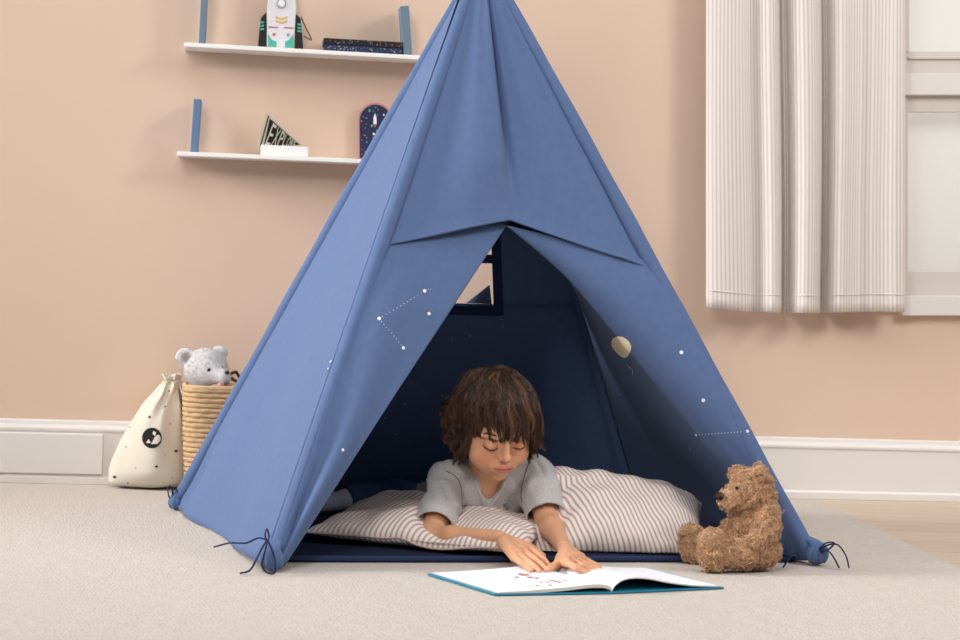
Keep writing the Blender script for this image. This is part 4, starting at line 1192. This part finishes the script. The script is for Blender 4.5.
for en, ax_ in sleeve_end: T.cap(en-ax_*.03, en+ax_*.03, .034, .0405, k=.003, op='-')
T.post = wr_
V0, F0 = T.mesh(.004); t0_tree = BVHTree.FromPolygons([Vector(v) for v in V0], [tuple(f) for f in F0.tolist()])
# neck opening and the V of the placket
vb = U(487, 509, 4.06); v0 = U(480, 474, 4.10)
T.cap(hb, neck+[0, 0, .026], .038, .028, k=.006, op='-')
v1 = None
for q_ in (4.01, 4.04, 4.07, 4.10, 4.125, 4.15): T.cap(U(490, 480, q_), U(487, 512, q_), .025, .004, k=.003, op='-')
T.cap(hips+np.array([-.03, .05, -.05]), hips+np.array([-.12, .15, -.05]), .05, .05, k=.005, op='-')
T.post = wr_
Vt, Ft = T.mesh(.0025); Vt = relax(Vt, Ft, 1, .4)
top = mesh_obj('shirt', Vt, Ft, M['shirt'], boy)
tt_ = BVHTree.FromPolygons([Vector(v) for v in Vt], [tuple(f) for f in Ft.tolist()])
def on_shirt(px, py, lift=.001):
    loc, n, i, d_ = t0_tree.ray_cast(Vector(EYE), Vector(unit(ray(px, py))))
    if loc is None: return None
    return np.array(loc)-unit(ray(px, py))*lift
def shirt_line(name, pts, r, m=M['shirt'], lift=.001, flat=None):
    P = [on_shirt(*p, lift) for p in spline([(a, b, 0) for a, b in pts], 16)[:, :2]]; P = [p for p in P if p is not None]
    if len(P) > 3: MB().tube(P, r, 8, flat=flat).build(name, m, top, smooth=True)
shirt_line('placket_edge', [(475, 479), (478, 488), (483, 500), (487, 512)], .0036, lift=.0015)
shirt_line('placket_edge', [(506, 478), (502, 488), (495, 500), (487.5, 512)], .0036, lift=.0015)
shirt_line('sleeve_seam', [(446, 471), (456, 477), (461, 488), (462, 503), (463, 512)], .0010, M['button'], .0003)
shirt_line('sleeve_seam', [(529, 463), (524, 478), (521, 492), (522, 503)], .0010, M['button'], .0003)
for (en, ax_) in sleeve_end:
    a_ = unit(np.cross(ax_, [0, 0, 1.0])); b_ = np.cross(ax_, a_)
bt = on_shirt(505, 505, .001)
if bt is not None:
    mb = MB(); disc(mb, bt, EYE-bt, .0042, 0, 14, .0018); mb.build('button', M['button'], top)
# trousers and socks
Q = SDF()
for K_, A_, hx in ((knR, anR, -.03), (knL, anL, .03)):
    hp = hips+np.array([hx, 0, 0]); Q.chain([hp, K_, A_*.93+K_*.07], [.056, .044, .034], k=.015)
    Q.cap(A_*.93+K_*.07, A_+(A_-K_)*.5, .026, .026, k=.003, op='-')
Q.ell(hips, (.075, .07, .062), k=.02); Q.post = lambda P: .0018*smooth_noise(P, 90, 12)
Vq, Fq = Q.mesh(.004); mesh_obj('trousers', Vq, Fq, M['denim'], boy)
for K_, A_ in ((knR, anR), (knL, anL)):
    Q = SDF(); tt = A_+np.array([-.055, -.01, -.012]); Q.chain([A_+(K_-A_)*.12, A_, tt+np.array([-.012, 0, 0])], [.027, .0245, .0195], k=.01)
    Vq, Fq = Q.mesh(.003); mesh_obj('sock', Vq, Fq, M['sock'], boy)

# ------------------------------------------------------------------ teddy bear (brown, curly)
Yb = 3.95
def b_(px, py, dy=0): return U(px, py, Yb+dy)
bearroot_z = G(735, 573)
D = SDF()
hd = b_(752, 499)
D.ell(hd, (.043, .042, .044), k=.02)
D.cap(b_(745, 504), b_(730, 507, -.008), .030, .021, k=.016)
D.ell(b_(758.5, 482, -.030), (.0165, .011, .017), k=.006); D.ell(b_(758, 483, -.042), (.009, .008, .010), k=.004, op='-')
D.ell(b_(738, 481, .020), (.014, .010, .012), k=.008)
D.chain([b_(756, 518), b_(757, 535), b_(750, 552)], [.030, .036, .042], k=.02)
D.chain([b_(768, 520, -.03), b_(766, 538, -.045), b_(754, 551, -.058)], [.022, .021, .0185], k=.010)       # near arm
D.chain([b_(742, 524, .03), b_(730, 540, .035), b_(727, 553, .03)], [.021, .019, .017], k=.010)            # far arm
nl = [b_(764, 558, -.03), b_(742, 562, -.06), b_(716, 560, -.075)]
D.chain(nl, [.030, .024, .0235], k=.010); D.cap(b_(713, 565, -.075), b_(711, 549, -.07), .0255, .024, k=.010)
fl_ = [b_(742, 556, .03), b_(716, 554, .035), b_(696, 552, .03)]
D.chain(fl_, [.028, .023, .023], k=.010); D.cap(b_(694, 557, .03), b_(691, 544, .03), .024, .023, k=.010)
D.post = lambda P: .0055*smooth_noise(P, 520, 4)+.003*smooth_noise(P, 330, 6)
Vd, Fd = D.mesh(.0019); zmin = Vd[:, 2].min(); 
lift = .0085-zmin; print('bear lift', lift); Vd[:, 2] += lift
Nd = normals(Vd, Fd)
c0 = np.array(rgb(206,166,128)[:3]); c1 = np.array(rgb(172,132,98)[:3]); c2 = np.array(rgb(216,178,140)[:3])
nz = .5+.5*smooth_noise(Vd, 140, 3)[:, None]; colb = c1*(1-nz)+c0*nz
muz = np.exp(-(np.linalg.norm(Vd-(b_(730, 504, -.008)+[0, 0, lift]), axis=1)/.028)**4)[:, None]; colb = colb*(1-.6*muz)+c2*.6*muz
bear = mesh_obj('teddy_bear', Vd, Fd, M['brown_fur'], None, True, None, None, colb)
tag(bear, 'brown curly-furred teddy bear sitting on the rug at the tent opening', 'teddy bear')
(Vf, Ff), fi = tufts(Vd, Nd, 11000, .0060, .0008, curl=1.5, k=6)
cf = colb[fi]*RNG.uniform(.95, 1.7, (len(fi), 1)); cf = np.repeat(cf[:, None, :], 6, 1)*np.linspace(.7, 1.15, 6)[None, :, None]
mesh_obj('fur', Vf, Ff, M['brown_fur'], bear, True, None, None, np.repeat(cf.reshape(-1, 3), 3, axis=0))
up_ = np.array([0, 0, lift])
MB().ellipsoid(b_(719.5, 503.5, -.018)+up_, (.0095, .0100, .0080)).build('nose', M['nose'], bear, smooth=True)
for sx, px, py, dy in ((0, 736.5, 495.5, -.034),):
    MB().ellipsoid(b_(px, py, dy)+up_, (.0036, .0036, .0036)).build('eye', M['black'], bear, smooth=True)
MB().ellipsoid(b_(733, 496, .024)+up_, (.0036, .0036, .0036)).build('eye', M['black'], bear, smooth=True)
MB().tube(spline([b_(720.5, 508, -.020)+up_, b_(723, 512, -.022)+up_, b_(728, 514, -.030)+up_], 10), .0009, 6).build('mouth_stitch', M['nose'], bear, smooth=True)

# ------------------------------------------------------------------ basket, its plush bear and the drawstring bag
by0 = wl(WP(208, 470, .14)); bkx = wl(WP(183, 440, .20))[0]
zrim = wl(WP(205, 391.5, .22))[2]
bc_w = lw((by0[0]+.035, -.135, .0085)); brx, bry = .097, .095
basket = empty('wicker_basket', bc_w, WANG); tag(basket, 'woven rattan basket standing behind the cream drawstring bag', 'basket')
mb = MB(); rows = 21
def oval(z, k, th): 
    f = .90+.10*z/zrim; x_ = math.cos(th); y_ = math.sin(th); n_ = (abs(x_)**4+abs(y_)**4)**-.25; return bc_w+RW@np.array([x_*n_*(brx+k)*f, y_*n_*(bry+k)*f, z])
for r_ in range(rows):
    z = .006+(zrim-.012)*r_/(rows-1)
    mb.tube([oval(z, .0012*math.sin(18*a/96*2*PI+PI*(r_ % 2)), 2*PI*a/96) for a in range(97)], (zrim/rows)*.56, 7, caps=False)
mb.build('woven_wall', M['basket'], basket, smooth=True)
MB().tube([oval(zrim, 0, 2*PI*a/64) for a in range(65)], .0065, 8, caps=False).build('rim', M['basket'], basket, smooth=True)
MB().prism([oval(.003, -.002, 2*PI*a/40) for a in range(40)], (0, 0, .005)).build('base', M['basket'], basket)
# leather handle on the right
hx_ = wl(WP(229, 380, .15)); MB().tube(spline([oval(zrim-.02, .006, -.35), WP(231, 378, .17), WP(236, 372, .15), WP(241, 378, .13), oval(zrim-.02, .006, .35)], 24), .004, 8).build('handle', M['brown'], basket, smooth=True)

Yp = float(WP(206, 368, .155)[1])
def p_(px, py, dy=0): return U(px, py, Yp+dy)
PB = SDF()
PB.ell(p_(206, 369), (.054, .050, .051), k=.01)
PB.cap(p_(213, 374, -.025), p_(224, 377.5, -.050), .030, .017, k=.018)
PB.ell(p_(185, 357, -.004), (.024, .011, .022), rot=rotm('Y', -.4), k=.006); PB.ell(p_(187, 358, -.016), (.013, .008, .015), k=.005, op='-')
PB.ell(p_(219, 353, .012), (.021, .010, .017), k=.006)
PB.ell(p_(206, 400, .01), (.052, .046, .055), k=.015)
PB.chain([p_(206, 425, .01), p_(206, 460, .005)], [.050, .050], k=.02)
Vp, Fp = PB.mesh(.0028); Np = normals(Vp, Fp)
cw = np.array(rgb(206,204,208)[:3]); colp = np.tile(cw, (len(Vp), 1))*(1+.06*smooth_noise(Vp, 90, 5)[:, None])
inner = np.exp(-(np.linalg.norm(Vp-p_(187.5, 358.5, -.012), axis=1)/.014)**4)[:, None]; colp = colp*(1-inner*.55)+np.array(rgb(150,136,128)[:3])*inner*.55
plush = mesh_obj('plush_bear', Vp, Fp, M['white_fur'], None, True, None, None, colp)
tag(plush, 'pale grey plush bear peeking out of the wicker basket', 'plush toy')
(Vf, Ff), fi = tufts(Vp, Np, 9000, .0035, .0006, curl=.5, k=4)
mesh_obj('fur', Vf, Ff, M['white_fur'], plush, True, None, None, np.repeat(np.repeat(colp[fi][:, None, :], 4, 1).reshape(-1, 3), 3, axis=0))
MB().ellipsoid(p_(209, 370, -.052), (.0048, .0048, .0052)).build('eye', M['black'], plush, smooth=True)
MB().ellipsoid(p_(222, 368, -.040), (.004, .004, .004)).build('eye', M['black'], plush, smooth=True)
MB().ellipsoid(p_(227, 372.5, -.062), (.0062, .006, .0048)).build('nose', M['black'], plush, smooth=True)
sc_ = MB(); sc_.tube(spline([p_(190, 388, -.035), p_(202, 391, -.055), p_(216, 388, -.06), p_(227, 386, -.045)], 16), [.006]*4+[.009]*8+[.006]*4, 10)
sc_.ellipsoid(p_(221, 385.5, -.062), (.009, .007, .008)); sc_.ellipsoid(p_(213, 388, -.062), (.009, .007, .006))
sc_.build('scarf', M['mauve'], plush, smooth=True)

# drawstring bag
bagY = .115
outl_l = [(108.5, 481), (110, 465), (121, 440), (132, 420), (142, 404), (153, 393), (160, 386), (166, 381)]
outl_r = [(187, 480), (187.5, 462), (186.5, 445), (185.5, 425), (184, 408), (182.5, 395), (181, 386), (178.5, 380)]
bL = spline([(a, b, 0) for a, b in outl_l], 40); bR = spline([(a, b, 0) for a, b in outl_r], 40)
zfoot = .0092
mbg = MB()
def bagp(u, v, side=1):
    k = v*39; i = min(int(k), 38); f = k-i; a = (bL[i]*(1-f)+bL[i+1]*f)[:2]; b = (bR[i]*(1-f)+bR[i+1]*f)[:2]
    th = u*2*PI
    cxp = (a+b)/2; hw = (b-a)/2
    depth = (.050*(1-v)**.5+.022)*(.55+.45*math.sin(PI*min(1, v*3+.15)) if v < .12 else 1)
    fold = 1+.24*v*v*math.sin(th*9+1.3)+.22*math.sin(th*4+v*5)*(1-.4*v)*(.4+.6*v)+.10*bump1(v, .78, .14)*math.sin(th*13)+.10*math.sin(th*3-v*7+1)*v
    cx = cxp+hw*math.cos(th)
    leanoff = bagY+.02-.055*v
    q = WP(cx[0], cx[1], leanoff)
    q = q+(-wy)*(-depth)*math.sin(th)*fold
    q = q+wx*.004*math.sin(th*5+v*9)*v
    q[2] = max(q[2], zfoot+.0015*math.sin(th*3)**2)
    return q
NB, NV = 96, 60
def bag_full(u, v):
    # bottom round-off: first rows close towards the base centre
    if v < .06:
        c = WP(148, 486, bagY+.02); c[2] = zfoot; p = bagp(u, 0); f = math.sin(v/.06*PI/2); q = c+(p-c)*f; q[2] = zfoot+(max(p[2], zfoot+.006)-zfoot)*(1-math.cos(v/.06*PI/2)); return q
    return bagp(u, (v-.06)/.94)
bag = mbg.grid(bag_full, NB, NV).build('drawstring_bag', M['bag'], None, smooth=True, weld=True)
tag(bag, 'cream cotton drawstring bag with round black emblem slumped by the basket', 'bag')
# gathered mouth: ruffle and cord
rf = MB()
def ruf(u, v):
    th = u*2*PI; q = bagp(u, 1.0); c = WP(172, 380, bagY-.035); out = (q-c)*(1+.25*v+.12*math.sin(th*11)*v); p = c+out; p[2] = q[2]+.014*v+.004*math.sin(th*7)*v; return p
rf.grid(ruf, 88, 4).build('ruffle', M['bag'], bag, smooth=True, solid=.0015)
ringpts = [bagp(a/48, .965)+(bagp(a/48, .965)-WP(172, 383, bagY-.035))*.08 for a in range(49)]
MB().tube(ringpts, .0024, 6, caps=False).build('cord', M['cord'], bag, smooth=True)
MB().tube(spline([bagp(.93, .97), WP(184, 400, .15), WP(186.5, 425, .155), WP(187, 440, .16), WP(186, 455, .17), WP(189, 462, .17)], 26), .0024, 6).build('cord', M['cord'], bag, smooth=True)
bag_tree = BVHTree.FromPolygons([v.co.copy() for v in bag.data.vertices], [tuple(p.vertices) for p in bag.data.polygons])
def bag_hit(px, py):
    loc, n, i, d_ = bag_tree.ray_cast(Vector(EYE), Vector(unit(ray(px, py))))
    if loc is None: return None
    return np.array(loc)-unit(ray(px, py))*.0012
def bag_patch(mb, pts, mi, lift=0):
    c = np.mean(pts, axis=0); n = len(pts); P = [bag_hit(*p) for p in pts]; C_ = bag_hit(*c)
    if C_ is None or any(p is None for p in P): return
    e_ = unit(EYE-C_)*lift; mb.add([C_+e_]+[p+e_ for p in P], [(0, i+1, (i+1) % n+1) for i in range(n)], mi)
em = MB(); circ = lambda cx, cy, rx, ry, n=28: [(cx+rx*math.cos(2*PI*k/n), cy+ry*math.sin(2*PI*k/n)) for k in range(n)]
bag_patch(em, circ(152, 438, 11.5, 12), 1); bag_patch(em, circ(152, 438, 10, 10.4), 0, .0004)
bag_patch(em, [(146, 443), (148.5, 439), (151, 443)], 1, .0008); bag_patch(em, [(151, 444), (155, 437.5), (158.5, 440), (158, 444)], 1, .0008)
bag_patch(em, [(153.5, 431), (156, 432.5), (155, 436), (152.6, 434)], 1, .0008)
merge(em, bag, [M['ink'], M['bag']])
sp_ = MB()
for px, py, r, mi in ((149.5, 417, 1.5, 0), (165, 406.5, 1.0, 0), (126, 447, 1.3, 1), (170, 424, 1.1, 1), (176, 451, 1.8, 0), (156.5, 466.5, 1.7, 0), (135.5, 468, 1.2, 1), (114.5, 477, 1.8, 0), (152, 487.5, 1.2, 0), (169, 391, 1.1, 0), (141, 430, .8, 1), (172, 478, 1.0, 1), (128, 483, 1, 0), (165, 455, .9, 1), (130, 427, .9, 0)):
    bag_patch(sp_, circ(px, py, r, r*.7, 8), mi)
merge(sp_, bag, [M['ink'], M['printdim']])

# ------------------------------------------------------------------ light
def area(name, loc, target, size, power, color=(1, 1, 1), sy_=None, spread=PI):
    l = bpy.data.lights.new(name, 'AREA'); l.shape = 'RECTANGLE'; l.size = size; l.size_y = sy_ or size; l.energy = power; l.color = color; l.spread = spread
    o = bpy.data.objects.new(name, l); COL.objects.link(o); o.location = loc
    o.rotation_euler = (Vector(target)-Vector(loc)).to_track_quat('-Z', 'Y').to_euler(); return o
area('key_softbox', (-4.4, 3.5, 2.3), (-.4, 4.2, .6), 1.8, 25, (1, .97, .93), spread=.85)
area('front_softbox', (-1.1, .5, 2.5), (.1, 4.0, .2), .8, 54, (1, .97, .94))
area('right_softbox', (2.9, 2.7, 2.6), (.6, 5.2, .6), 1.0, 52, (1, .97, .94))
area('overhead_fill', (.2, 3.0, 3.6), (.2, 3.4, 0), 4.0, 62, (1, .98, .96))  # unseen fill added in place of ambient; leaves the tent inside dark
wc = lw(((h00[0]+h10[0])/2, .9, (h00[2]+h01[2])/2)); area('window_daylight', wc, wc-wy, 1.3, 25, (.94, .97, 1))
W = bpy.data.worlds.new('world'); SC.world = W; W.use_nodes = True
bg = W.node_tree.nodes['Background']; bg.inputs[0].default_value = (1, .98, .965, 1); bg.inputs[1].default_value = .2
SC.view_settings.view_transform = 'Standard'; SC.view_settings.look = 'None'; SC.view_settings.gamma = 1; SC.view_settings.exposure = .07
SC.view_settings.use_curve_mapping = False
